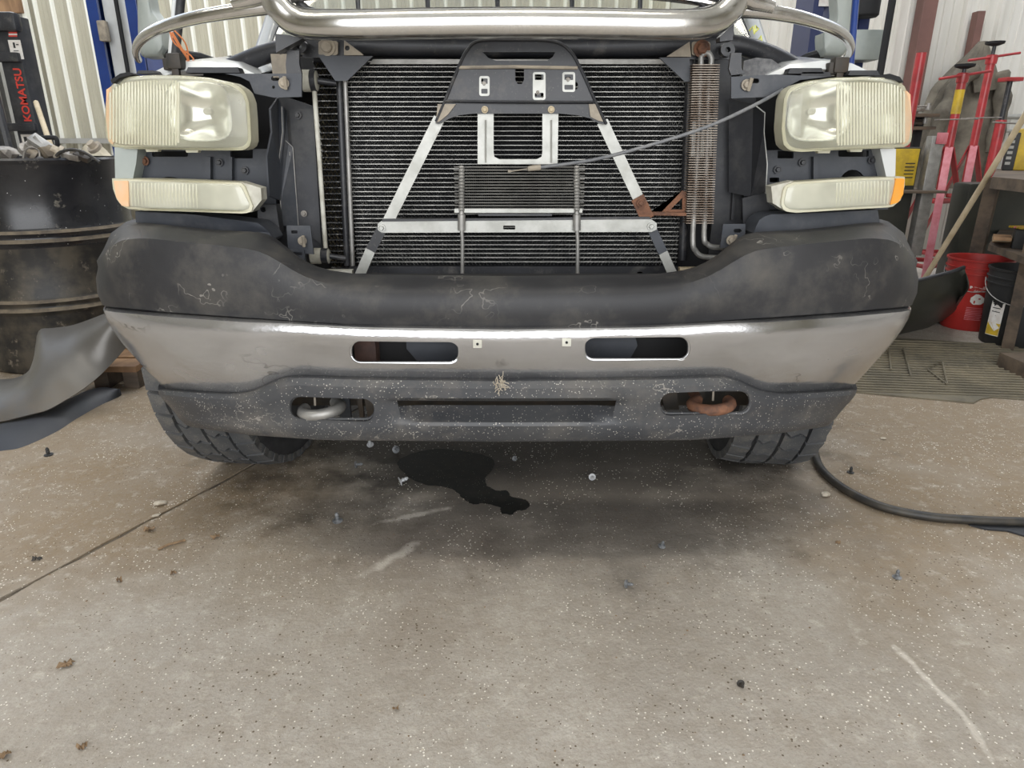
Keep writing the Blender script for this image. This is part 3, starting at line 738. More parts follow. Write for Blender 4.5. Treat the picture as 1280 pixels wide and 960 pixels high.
# ---- fenders
def fender(sgn):
    bm = B(); rowsF = []
    xs = [(.57, -.03), (.62, -.008), (.69, 0), (.76, -.006), (.80, -.022), (.828, -.05), (.84, -.10), (.845, -.20), (.845, -.40)]
    ysl = [(1.665, 1.088, -.01), (1.675, 1.105, 0), (1.72, 1.114, .005), (1.9, 1.138, .03), (2.2, 1.155, .06), (2.6, 1.165, .08), (2.95, 1.17, .085)]
    for (Y, zt, out) in ysl:
        rowsF.append([bm.verts.new((sgn*(x+out)+.0, Y, max(zt+dz, .42))) for x, dz in xs])
    for A, Q in zip(rowsF, rowsF[1:]):
        for k in range(len(xs)-1): bm.faces.new((A[k], A[k+1], Q[k+1], Q[k]))
    # wheel arch cut: drop the side faces round the wheel
    dead = [f for f in bm.faces if f.calc_center_median().z < .86 and 1.62 < f.calc_center_median().y < 2.4]
    bmesh.ops.delete(bm, geom=dead, context='FACES')
    return baked(bm, .003)
obj('fender', fender(-1), 'white_paint', TR); obj('fender', fender(1), 'white_paint', TR)
plate('fender_seal', [(138, 100), (150, 92), (160, 90), (168, 93), (150, 97), (140, 104)], 1.6, .03, 'dark', TR)
plate('fender_seal', [(1092, 95), (1112, 92), (1125, 96), (1130, 103), (1118, 100), (1100, 98)], 1.6, .03, 'dark', TR)
# ---- upper tie bar and front support
obj('tie_bar', tube(cr([P(x, y, Y) for x, y, Y in ((262, 97, 1.80), (300, 80, 1.78), (340, 65, 1.76), (385, 58, 1.75), (450, 58, 1.75), (560, 60, 1.75), (640, 60, 1.75), (740, 60, 1.75), (850, 58, 1.75), (915, 56, 1.75), (955, 66, 1.76), (985, 80, 1.78), (1015, 98, 1.80))], 5), .0215, 16), 'black_metal', TR)
plate('upper_panel', [(392, 66), (888, 66), (888, 78), (392, 78)], 1.765, .03, 'dark', TR)
plate('lamp_mount_bar', [(281, 92), (377, 92), (377, 121), (342, 122), (318, 117), (312, 102), (300, 96)], 1.575, .006, 'blue_plastic', TR, holes=[rrect(339, 95, 349, 101, 2.5), circ(342, 109, 2, 8)])
plate('lamp_mount_bar', [(914, 96), (970, 93), (1035, 96), (1000, 100), (985, 108), (965, 121), (914, 123)], 1.575, .006, 'blue_plastic', TR, holes=[rrect(939, 98, 949, 104, 2.5)])
for (x, y, s) in ((355, 104, 1), (933, 106, 1), (378, 301, .9), (914, 300, 1)):
    bm = B(); p = P(x, y, 1.572 if y < 200 else 1.562); add_bolt(bm, p, .0075*s); add_tube(bm, [p+Vector((.004, -.004, -.012)), p+Vector((.006, -.012, .012))], .004, 6)
    obj('adjuster_bolt', bm, 'tan_metal', TR)
plate('support_tab', [(359, 63), (374, 63), (374, 80), (377, 92), (358, 92), (357, 80)], 1.585, .008, 'black_metal', TR)
plate('support_tab', [(914, 66), (927, 66), (927, 86), (932, 92), (914, 94), (911, 86)], 1.585, .008, 'black_metal', TR)
for x, y in ((374, 58), (910, 62)):
    bm = add_plate(B(), ppx(circ(x, y, 9, 18), 1.62), .02, [ppx(circ(x, y, 3.5, 10), 1.62)]); obj('loop_eye', bm, 'black_metal', TR)
plate('support_plate', [(378, 52), (402, 48), (430, 50), (452, 66), (452, 72), (378, 72)], 1.66, .006, 'black_metal', TR)
plate('support_plate', [(860, 56), (884, 50), (912, 52), (912, 74), (860, 74)], 1.66, .006, 'black_metal', TR)
plate('gusset', [(397, 68), (430, 70), (466, 70), (434, 101), (419, 101)], 1.645, .006, 'blue_plastic', TR)
plate('gusset', [(430, 50), (455, 69), (430, 69)], 1.65, .004, 'tan_metal', TR, holes=[circ(434, 60, 3.2, 10)])
plate('gusset', [(824, 72), (862, 72), (864, 102), (856, 102)], 1.645, .006, 'blue_plastic', TR)
plate('gusset', [(833, 71), (862, 52), (864, 71)], 1.65, .004, 'tan_metal', TR)
plate('bolt_pad', rrect(398, 51, 422, 69, 3), 1.648, .006, 'tan_metal', TR); plate('bolt_pad', rrect(865, 52, 888, 69, 3), 1.648, .006, 'tan_metal', TR)
obj('bolt', add_bolt(B(), P(409, 59, 1.645), .012, False), 'tan_metal', TR, label='tan washer bolt at the top left of the radiator')
obj('bolt', add_bolt(B(), P(877, 61, 1.645), .012), 'rust', TR, label='rusty bolt at the top right of the radiator')
obj('felt_pad', add_plate(B(), ppx([(928, 96), (930, 76), (945, 72), (965, 74), (978, 84), (985, 96)], 1.69), .02), 'felt', TR)
obj('air_box', add_box(B(), P(340, 85, 1.72)-Vector((0, 0, .02)), P(372, 70, 1.76)), 'tan_metal', TR)
plate('slotted_strap', [(892, 44), (917, 35), (918, 44), (896, 52)], 1.74, .004, 'black_metal', TR, holes=[rrect(909, 38.5, 914, 41.5, 1.2), rrect(899, 42.5, 904, 45, 1.2)])

# ---- radiator, condenser, coolers
def fin_core(name, cor, Y, dep, n, tube_h, pitch, mt, mf, parent, zig=.003):
    """cor: px corners TL, TR, BR, BL; horizontal tubes with folded fins between them"""
    tl, tr, br, bl = [P(x, y, Y) for x, y in cor]
    z1 = (tl.z+tr.z)/2; z0 = (bl.z+br.z)/2; x0 = (tl.x+bl.x)/2; x1 = (tr.x+br.x)/2
    core = obj(name, box((x0, Y+dep, z0), (x1, Y+dep+.004, z1)), 'dark', parent)
    tb = B(); fb = B(); hh = (z1-z0)/n
    for i in range(n+1):
        z = z0+i*hh; add_box(tb, (x0, Y, z-tube_h/2), (x1, Y+dep, z+tube_h/2))
    obj('tube', tb, mt, core, stuff=True, flat=True)
    rnd = random.Random(3)
    for i in range(n):
        za = z0+i*hh+tube_h/2; zb = z0+(i+1)*hh-tube_h/2; m = int((x1-x0)/pitch); prev = None
        for k in range(m+1):
            z = za if k % 2 else zb; x = x0+(x1-x0)*k/m; yo = Y+.0015+rnd.uniform(0, .002)
            a = fb.verts.new((x, yo, z)); b_ = fb.verts.new((x, Y+dep*.8, z))
            if prev: fb.faces.new((prev[0], a, b_, prev[1]))
            prev = (a, b_)
    obj('fin', fb, mf, core, stuff=True, flat=True)
    return core, x0, x1, z0, z1
cond, cx0, cx1, cz0, cz1 = fin_core('condenser', [(434, 77), (860, 77), (851, 338), (441, 338)], 1.72, .016, 45, .0016, .0046, 'fin_tube', 'fin_dark', TR)
rad, *_ = fin_core('radiator', [(397, 77), (434, 77), (440, 335), (408, 335)], 1.765, .02, 34, .0016, .0048, 'fin_dark', 'fin_radiator', TR)
for (xa, xb, m_) in ((424, 434, 'black_metal'), (431.5, 441, 'silver_pipe')):
    obj('header_pipe', tube([P(xa, 100, 1.70), P(xb, 332, 1.70)], .0075 if m_ == 'black_metal' else .0055, 12), m_, TR)
obj('header_pipe', tube([P(863, 75, 1.70), P(853, 325, 1.70)], .0105, 12), 'black_metal', TR)
plate('top_rail', [(466, 74), (858, 74), (858, 80), (462, 80)], 1.712, .02, 'silver_pipe', TR)
plate('bottom_rail', [(436, 333), (852, 333), (855, 350), (436, 352)], 1.712, .03, 'black_metal', TR, holes=[circ(489, 343.5, 4, 8, 1.5), circ(565, 343.5, 4, 8, 1.5), circ(800, 341, 4, 8, 1.5)])
plate('pale_pad', [(405, 338), (440, 338), (440, 344), (405, 344)], 1.64, .02, 'white_plastic', TR)
plate('pale_pad', [(850, 335), (881, 335), (879, 340), (850, 342)], 1.64, .02, 'wood_pale', TR)
# centre transmission cooler
tl = P(574, 209, 1.60); br = P(722, 261, 1.60); n = 14
cool = obj('oil_cooler', box((tl.x, 1.622, br.z), (br.x, 1.626, tl.z)), 'dark', TR)
tb = B(); fb = B(); hh = (tl.z-br.z)/n
for i in range(n+1): add_tube(tb, [(tl.x-.012, 1.606, br.z+i*hh), (br.x+.014, 1.606, br.z+i*hh)], .0022, 8, sec=(.8, 2.6))
for i in range(n):
    prev = None; m = 110
    for k in range(m+1):
        zz = br.z+(i+(.15 if k % 2 else .85))*hh; x = tl.x+(br.x-tl.x)*k/m
        a = fb.verts.new((x, 1.603, zz)); b_ = fb.verts.new((x, 1.618, zz))
        if prev: fb.faces.new((prev[0], a, b_, prev[1]))
        prev = (a, b_)
obj('tube', tb, 'silver_pipe', cool, stuff=True); obj('fin', fb, 'fin_dark', cool, stuff=True, flat=True)
for x in (577, 721):
    a = P(x, 207, 1.60); b_ = P(x, 264, 1.60); bm = B(); N_ = 28; pts = [a.lerp(b_, i/N_) for i in range(N_+1)]
    add_tube(bm, pts, [.0055+.0022*(i % 2) for i in range(N_+1)], 10); obj('header', bm, 'silver_pipe', cool)
    obj('fitting', tube([P(x, 264, 1.595), P(x, 268, 1.595), P(x, 268.5, 1.595), P(x, 288, 1.595)], [.006, .006, .009, .009], 12), 'silver_pipe', cool)
    obj('line', tube([P(x, 286, 1.593), P(x+1, 300, 1.593), P(x+1, 352, 1.60)], .0045, 10), 'silver_pipe', cool)
plate('cooler_base', [(568, 261), (728, 261), (728, 266), (568, 266)], 1.598, .02, 'silver_bar', TR)
plate('cooler_clip', [(598, 267), (690, 267), (690, 270), (598, 270)], 1.59, .02, 'black_metal', TR)
# ---- latch support: black plate on top, silver braces below
LP = [(597, 50), (690, 50), (706, 56), (716, 66), (726, 86), (744, 128), (752, 142), (759, 156), (748, 154), (738, 148), (722, 144), (700, 142), (592, 142), (574, 144), (562, 148), (548, 155), (544, 154), (552, 135), (572, 84), (582, 64), (588, 56)]
lp = plate('latch_support', LP, 1.60, .006, 'black_metal', TR, holes=[
    [(603, 65), (694, 65), (691, 71), (684, 76), (620, 76), (610, 72)],
    [(644, 86), (655, 86), (655, 100), (652, 105), (647, 105), (644, 100)],
    rrect(600, 98, 604, 109, 1), rrect(669, 92, 677, 100, 1), rrect(668, 112, 671, 120, 1), rrect(676, 113, 681, 122, 2), circ(720, 107, 2.6, 10, 5), rrect(707, 96, 713, 102, 1)])
obj('folded_rib', tube([P(572, 84.5, 1.598), P(640, 83.5, 1.594), P(722, 85, 1.598)], .0035, 8), 'tan_metal', lp)
obj('folded_edge', tube([P(556, 126.5, 1.598), P(640, 127.5, 1.592), P(742, 128, 1.598)], .0032, 8, sec=(1, 1.8)), 'black_metal', lp)
obj('folded_edge', tube(cr([P(545, 152, 1.597), P(556, 126, 1.597), P(573, 84, 1.597), P(583, 64, 1.597), P(598, 51, 1.597), P(640, 49.5, 1.597), P(690, 51, 1.597), P(712, 63, 1.597), P(727, 88, 1.597), P(745, 128, 1.597), P(758, 155, 1.597)], 4), .0032, 8), 'black_metal', lp)
for (x0, y0, x1, y1) in ((599, 95, 612, 120), (666, 90, 682, 125), (703, 90, 719, 115)):
    obj('bare_patch', add_plate(B(), ppx(rrect(x0, y0, x1, y1, 3), 1.5985), .001, [ppx(rrect(x0+2.5, y0+3, x1-2.5, y0+10, 1), 1.5985), ppx(rrect(x0+2.5, y1-9, x1-2.5, y1-3, 1), 1.5985)]), 'silver_bar', lp, label='worn bare metal round a latch bolt hole')
for x, y in ((605, 105), (672, 115), (710, 100)): obj('latch_nut', add_bolt(B(), P(x, y, 1.600), .0035), 'scrap_metal', lp)
for x, y in ((606, 137), (689, 137)): obj('bolt', add_bolt(B(), P(x, y, 1.597), .005), 'wood_pale', lp, label='pale yellow bolt under the latch plate')
plate('latch_striker', [(547, 130), (570, 130), (560, 143), (549, 152), (545, 153)], 1.596, .003, 'tan_metal', TR)
plate('latch_striker', [(736, 130), (744, 130), (754, 152), (748, 151), (738, 146)], 1.596, .003, 'tan_metal', TR)
plate('hoop_bracket', [(597, 142), (617, 142), (617, 190), (618, 196), (624, 199), (671, 199), (677, 196), (678, 190), (678, 142), (698, 142), (697, 205), (597, 205)], 1.606, .005, 'silver_bar', TR)
for x in (607, 689): obj('pressed_rib', tube([P(x, 150, 1.605), P(x, 203, 1.605)], .003, 8, sec=(1, .7)), 'silver_bar', TR)
def bar(p1, p2, w, Y1, Y2, th=.006):
    a = P(*p1, Y1); b_ = P(*p2, Y2); d = (b_-a).normalized(); s = Vector((-d.z, 0, d.x)).normalized()*w/2
    bm = B(); add_plate(bm, [a+s, b_+s, b_-s, a-s], th); return bm
obj('diagonal_brace', bar((549, 148), (480, 287), M(14, 1.6), 1.612, 1.612), 'silver_bar', TR)
obj('diagonal_brace', bar((753, 152), (802, 256), M(14, 1.6), 1.612, 1.612), 'silver_bar', TR)
obj('rusty_link', bar((797, 247), (810, 274), M(17, 1.6), 1.605, 1.605), 'rust', TR); 
obj('lower_brace', bar((479, 283), (463, 313), M(13, 1.6), 1.618, 1.618), 'black_metal', TR); obj('lower_brace', bar((463, 313), (447, 350), M(13, 1.6), 1.618, 1.618), 'silver_bar', TR)
obj('lower_brace', bar((813, 282), (829, 316), M(12, 1.6), 1.618, 1.618), 'blue_plastic', TR); obj('lower_brace', bar((829, 316), (842, 345), M(12, 1.6), 1.618, 1.618), 'silver_bar', TR)
plate('cross_brace', [(472, 280), (477, 276), (814, 274), (821, 279), (821, 287), (814, 290), (477, 291), (472, 287)], 1.602, .006, 'silver_bar', TR, holes=[rrect(629, 282, 644, 287, 1)])
plate('brace_flange', [(478, 274), (812, 271), (814, 274), (477, 277)], 1.60, .016, 'black_metal', TR)
for x, y, m_ in ((477, 285, 'silver_bar'), (814, 283, 'silver_bar'), (801, 254, 'rust')): obj('bolt', add_bolt(B(), P(x, y, 1.60), .006), m_, TR)
plate('corner_brace', [(815, 264), (855, 268), (858, 262), (858, 240), (853, 238), (826, 266)], 1.64, .005, 'rust', TR, holes=[[(838, 262), (853, 262), (853, 247)]])
plate('corner_brace', [(806, 265), (858, 266), (858, 270), (806, 269)], 1.62, .02, 'rust', TR)
# ---- left side: baffles, struts
plate('air_baffle', [(360, 122), (396, 134), (404, 330), (350, 330), (338, 250), (336, 180), (345, 122)], 1.70, .008, 'black_plastic', TR)
def flap(pts1, ys1, m_, nm='baffle_flap'):
    bm = B(); vs = [bm.verts.new(P(x, y, Y)) for (x, y), Y in zip(pts1, ys1)]; bm.faces.new(vs); bmesh.ops.triangulate(bm, faces=bm.faces); return obj(nm, baked(bm, .004), m_, TR, flat=True)
flap([(346, 122), (336, 136), (338, 165), (332, 195), (335, 245), (350, 251), (348, 205), (353, 165), (352, 133)], [1.66, 1.60, 1.60, 1.60, 1.60, 1.66, 1.66, 1.66, 1.66], 'blue_plastic')
flap([(352, 133), (353, 165), (348, 205), (350, 251), (353, 282), (374, 282), (367, 184), (360, 178), (356, 140)], [1.66, 1.66, 1.66, 1.66, 1.66, 1.69, 1.69, 1.69, 1.69], 'blue_plastic')
for path in ([(352, 133), (353, 165), (348, 205), (351, 262)], [(356, 175), (366, 184), (373, 282)], [(362, 190), (366, 282)]):
    obj('baffle_rib', tube([P(x, y, 1.655 if path[0][0] == 352 else 1.682) for x, y in path], .0012, 6), 'silver_pipe', TR)
flap([(362, 136), (392, 136), (402, 305), (374, 284), (367, 184)], [1.69, 1.69, 1.69, 1.69, 1.69], 'black_plastic', 'baffle_panel')
obj('plastic_pin', add_bolt(B(), P(372, 144, 1.68), .006), 'black_metal', TR); obj('plastic_pin', add_bolt(B(), P(380, 267, 1.68), .005), 'scrap_metal', TR)
plate('lower_mount', [(358, 282), (388, 282), (392, 318), (370, 316), (360, 312)], 1.57, .006, 'blue_plastic', TR, holes=[rrect(364, 288, 372, 292, 1.5)])
plate('lower_mount', [(362, 312), (380, 312), (382, 330), (364, 330)], 1.565, .01, 'blue_plastic', TR, holes=[rrect(365, 315, 378, 319, 2)])
plate('lower_mount', [(904, 280), (932, 280), (931, 308), (900, 310)], 1.57, .006, 'blue_plastic', TR, holes=[rrect(917, 286, 927, 291, 2.5)])
plate('corner_block', [(322, 256), (345, 256), (350, 290), (345, 300), (330, 280), (322, 272)], 1.60, .03, 'black_plastic', TR, holes=[circ(329, 262, 3.5, 10)])
for (xa, xb, y, r1) in ((377, 397, 101, 13), (388, 412, 320, 11)):
    s = P(xa, y, 1.67); e = P(xb, y, 1.67); X = Matrix.Rotation(PI/2, 3, 'Y'); R = M(r1, 1.6)
    L_ = e.x-s.x; st = obj('damper_mount', lathe([(R*.8, 0), (R, .003), (R, L_*.6), (R*.92, L_*.62), (R*.92, L_*.95), (R*.7, L_)], 20, s, X), 'white_plastic', TR, label='white plastic bush beside the radiator')
    obj('collar', lathe([(R*1.03, L_*.62), (R*1.03, L_*.95)], 20, s, X), 'black_metal', st)
    obj('stud', tube([e, P(xb+(23 if y < 200 else 20), y+3, 1.68)], .007, 10), 'black_metal', st)
obj('white_pipe', tube([P(393, 114, 1.665), P(400, 210, 1.665), P(407, 310, 1.665)], .0055, 12), 'white_plastic', TR, label='thin off-white upright pipe left of the radiator')
# ---- right side: brown finned tube cooler
fx = B(); n = 66
for i in range(n):
    y = 81+(279-81)*i/(n-1); xl = 866-8*(y-81)/198; a = P(xl, y, 1.62); b_ = P(xl+34, y, 1.62)
    add_box(fx, (a.x, 1.62, a.z-.0009), (b_.x, 1.655, a.z+.0009))
fc = obj('finned_cooler', fx, 'fin_brown', TR, stuff=False, flat=True, label='brown finned tube cooler right of the radiator'); 
fc['kind'] = 'stuff'
obj('cooler_pipe', tube(cr([P(884, 170, 1.645), P(886, 100, 1.645), P(889, 78, 1.645), P(888, 70, 1.645), P(883, 66, 1.645), P(877, 70, 1.645), P(876, 80, 1.645), P(873, 170, 1.645), P(869, 240, 1.645), P(866, 300, 1.61), P(870, 314, 1.61), P(880, 321, 1.61), P(910, 322, 1.62)], 5), .0062, 12), 'silver_pipe', TR)
obj('cooler_pipe', tube(cr([P(884, 170, 1.645), P(882, 250, 1.645), P(880, 296, 1.61), P(884, 305, 1.61), P(893, 309, 1.61), P(912, 309, 1.62)], 5), .0062, 12), 'silver_pipe', TR)
plate('side_panel', [(893, 70), (914, 70), (914, 100), (945, 123), (950, 330), (884, 330), (890, 280)], 1.70, .01, 'black_plastic', TR)
plate('back_panel', [(846, 270), (900, 278), (900, 345), (846, 345)], 1.76, .01, 'dark', TR)
for x0, x1, x2, x3 in ((923, 914, 917, 927), (936, 928, 932, 940)):
    obj('panel_rib', add_plate(B(), ppx([(x0, 130), (x3-2, 130), (x2, 275), (x1, 275)], 1.685), .014), 'black_plastic' if x0 == 923 else 'dark', TR)
flap([(912, 123), (943, 130), (957, 140), (956, 165), (959, 205), (957, 240), (940, 246), (912, 240)], [1.68, 1.64, 1.60, 1.60, 1.60, 1.60, 1.64, 1.68], 'black_plastic')
obj('flap_edge', tube([P(x, y, 1.60) for x, y in ((943, 131), (956, 141), (955, 165), (959, 205), (957, 242))], .0014, 6), 'silver_bar', TR, label='thin pale edge of the right air baffle')
plate('strut_bracket', [(928, 248), (958, 240), (962, 262), (930, 300)], 1.62, .01, 'black_plastic', TR)
# ---- hood release cable hanging across the front
obj('release_cable', tube(cr([P(978, 112, 1.57), P(940, 133, 1.52), P(880, 160, 1.50), P(800, 185, 1.50), P(740, 200, 1.52), P(676, 209, 1.54)], 6), .0038, 10), 'cable_grey', TR, label='grey hood release cable slanting across the radiator')
obj('cable_end', tube([P(676, 209, 1.54), P(667, 210, 1.54), P(660, 211, 1.54), P(659, 211, 1.54), P(640, 214, 1.54), P(638, 214, 1.54), P(635, 214, 1.54)], [.006, .006, .0055, .0012, .0012, .003, .003], 8), 'tan_metal', TR)

# ---- open hood, chrome grille shell hanging from it
gp = cr([P(x, y, Y) for x, y, Y in ((372, 27, 1.50), (430, 31, 1.47), (530, 29.5, 1.455), (640, 28.5, 1.45), (750, 29.5, 1.455), (850, 31, 1.47), (893, 25, 1.495), (917, 6, 1.51), (928, -22, 1.53), (928, -70, 1.55), (905, -104, 1.56), (850, -116, 1.56), (640, -124, 1.55), (420, -116, 1.56), (356, -104, 1.56), (334, -70, 1.55), (334, -22, 1.53), (346, 6, 1.51))], 5, closed=True)
grl = obj('grille_shell', tube(gp, .0245, 18, closed=True, sec=(1.12, .9)), 'chrome', TR, label='chrome grille shell hanging from the raised hood')
gi = [Vector((.0+(p.x-0)*.93, p.y+.03, 1.255+(p.z-1.255)*.80)) for p in gp]
obj('inner_ring', tube(gi, .008, 10, closed=True), 'black_metal', grl)
for x in (448, 535, 622, 715, 800):
    a = P(x, 14, 1.52); obj('grille_rib', tube([a, a+Vector((-.004, .03, .20))], [.0045, .008], 8), 'black_metal', grl)
obj('grille_crossbar', tube(cr([P(352, 2, 1.52), P(395, -6, 1.53), P(500, -8, 1.52), P(640, -8, 1.515), P(780, -8, 1.52), P(875, 2, 1.53), P(905, 12, 1.54)], 4), .008, 10, sec=(1, 1.6)), 'chrome', grl)
for pts in (((336, 8, 1.52), (300, 13, 1.53), (250, 21, 1.55), (212, 31, 1.58), (186, 42, 1.62), (173, 54, 1.66), (170, 66, 1.69), (173, 74, 1.72)), ((922, 12, 1.52), (960, 15, 1.53), (1000, 22, 1.55), (1035, 33, 1.59), (1055, 44, 1.63), (1063, 56, 1.67), (1062, 66, 1.70), (1054, 74, 1.72))):
    pp = cr([P(*q) for q in pts], 5); n = len(pp)
    obj('grille_arm', tube(pp, [.0150-.006*(i/n) for i in range(n)], 14, sec=(1.0, .8)), 'chrome', grl)
    p0 = P(pts[0][0], pts[0][1], 1.52); s = -1 if pts[0][0] < 640 else 1
    obj('arm_root', tube([p0+Vector((-s*.01, .0, .03)), p0+Vector((s*.03, 0, .012)), p0+Vector((s*.07, .002, .004))], [.03, .018, .012], 12), 'chrome', grl)
plate('grille_foot', [(344, 42), (362, 44), (378, 48), (345, 66)], 1.56, .03, 'black_metal', TR); plate('grille_foot', [(900, 46), (918, 28), (916, 50), (900, 52)], 1.56, .03, 'black_metal', TR)
hb = B(); hy = [(1.56, 1.50), (1.62, 1.56), (1.8, 1.61), (2.2, 1.68), (2.55, 1.72)]; hr = []
for Y, z in hy: hr.append([hb.verts.new((x, Y+abs(x)**2*.08, z-.05*abs(x)**3)) for x in [i*.1 for i in range(-8, 9)]])
for A, Q in zip(hr, hr[1:]):
    for k in range(16): hb.faces.new((A[k], A[k+1], Q[k+1], Q[k]))
obj('hood', baked(hb, .02), 'white_paint', TR)
# ---- windshield, cowl, pillars, roof
wb = B(); wr_ = []
for j in range(7):
    t = j/6
    wr_.append([wb.verts.new(((k-6)/6*(.86-.12*t), 2.42+.62*t+.20*abs((k-6)/6)**2, 1.20+.62*t)) for k in range(13)])
for A, Q in zip(wr_, wr_[1:]):
    for k in range(12): wb.faces.new((A[k], A[k+1], Q[k+1], Q[k]))
ws = obj('windshield', baked(wb, .005), 'windshield_glass', TR)
for s in (-1, 1):
    obj('window_seal', tube([(s*.865, 2.62, 1.18), (s*.80, 2.93, 1.52), (s*.745, 3.24, 1.83)], .010, 8), 'dark', TR)
    obj('pillar', tube([(s*.93, 2.66, 1.12), (s*.87, 2.97, 1.50), (s*.80, 3.28, 1.85)], .032, 10, sec=(1.2, .8)), 'white_paint', TR)
obj('cowl', add_box(B(), (-.88, 2.30, 1.10), (.88, 2.46, 1.185), None, .01), 'dark', TR)
for pts in ([(590, 47), (615, 43), (660, 42), (700, 46)], [(718, 47), (740, 43), (790, 45), (830, 47)], [(505, 44), (540, 46), (585, 47)]):
    obj('wiper', tube(cr([P(x, y, 2.36) for x, y in pts], 4), .006, 6), 'dark', TR)
cabm = B(); add_box(cabm, (-.80, 3.15, 1.82), (.80, 4.7, 1.88), None, .02); add_box(cabm, (-.97, 2.95, .55), (-.93, 4.7, 1.18), None, .01); add_box(cabm, (.93, 2.95, .55), (.97, 4.7, 1.18), None, .01)
add_box(cabm, (-.9, 4.66, .55), (.9, 4.72, 1.2), None, .01)
obj('cab_shell', cabm, 'white_paint', TR)
obj('dashboard', add_box(B(), (-.84, 2.66, 1.02), (.84, 3.05, 1.17), None, .03), 'black_plastic', TR)
for x in (-.42, .42): 
    sb = add_box(B(), (x-.24, 3.55, .85), (x+.24, 3.72, 1.30), None, .05); obj('seat', sb, 'felt', TR)
ink = B()
for pts in ([(937, 38), (941, 33), (943, 42)], [(944, 40), (944, 32), (948, 36), (944, 40)], [(938, 60), (943, 52), (946, 62), (950, 54)], [(948, 50), (951, 45), (953, 56)]):
    add_tube(ink, [P(x, y, 2.505+(60-y)*.0032) for x, y in pts], .003, 6)
obj('marker_writing', ink, 'yellow_ink', ws, label='yellow paint marker scribble on the windshield corner')
# door mirrors
for (o_, Y) in (([(171, -20), (172, 20), (173, 60), (178, 72), (200, 72), (206, 62), (203, 30), (190, 12), (184, -20)], 2.75), ([(1044, -20), (1046, 20), (1042, 38), (1027, 42), (1028, 70), (1052, 72), (1062, 60), (1066, 20), (1066, -20)], 2.75)):
    obj('door_mirror', pillow(resample(o_, 40), lambda x: Y, .05, .06), 'mirror_grey', TR)
obj('mirror_arm', tube([P(205, 66, 2.78), P(250, 72, 2.85), P(285, 84, 2.95)], .018, 8), 'dark', TR); obj('mirror_arm', tube([P(1030, 66, 2.78), P(1010, 72, 2.85), P(985, 84, 2.95)], .018, 8), 'dark', TR)
# hood struts and hinge blocks behind the lamps
obj('prop_rod', tube([P(218, 84, 1.75), P(229, -30, 1.80)], .0095, 10), 'black_plastic', TR); obj('prop_rod', tube([P(212, 84, 1.76), P(221, -30, 1.81)], .006, 10), 'white_paint', TR)
obj('prop_rod', tube([P(1063, 84, 1.75), P(1072, -30, 1.80)], .008, 10), 'lift_blue', TR)
for (x, y) in ((220, 77), (1049, 82)):
    p = P(x, y, 1.66); bm = B(); add_box(bm, p-Vector((.016, .015, .016)), p+Vector((.016, .015, .016)), None, .004); add_box(bm, p+Vector((-.026, -.01, -.018)), p+Vector((.0, .012, .006)), None, .003); add_box(bm, p+Vector((-.008, -.012, -.05)), p+Vector((.008, .0, -.01)), None, .002)
    obj('latch_block', bm, 'dark_grease', TR)
bm = B(); rnd = random.Random(11)
for k in range(5):
    a = P(224+k, 88-k, 1.70); add_tube(bm, cr([a, a+Vector((.01+rnd.uniform(0, .02), .01, .02)), a+Vector((rnd.uniform(-.01, .02), .0, .05)), a+Vector((rnd.uniform(-.02, .0), .0, .075))], 4), .0018, 5)
obj('loose_wire', bm, 'orange_wire', TR)
for (x0, x1, y0, y1) in ((170, 195, 88, 92), (232, 300, 84, 91), (985, 1030, 85, 92), (1060, 1100, 88, 94), (1000, 1040, 90, 96)):
    obj('lamp_retainer', add_plate(B(), ppx([(x0, y1), (x0+3, y0), (x1-3, y0), (x1, y1)], 1.63), .03), 'black_plastic', TR)
obj('engine_block', add_box(B(), (-.42, 1.86, .45), (.42, 2.3, 1.05), None, .03), 'dark_grease', TR)
obj('inner_shield', add_box(B(), (-.55, 1.80, .32), (.52, 1.82, .9)), 'dark', TR)
obj('axle', tube([(-.75, 1.98, .34), (.72, 1.98, .34)], .04, 12), 'dark_grease', TR)

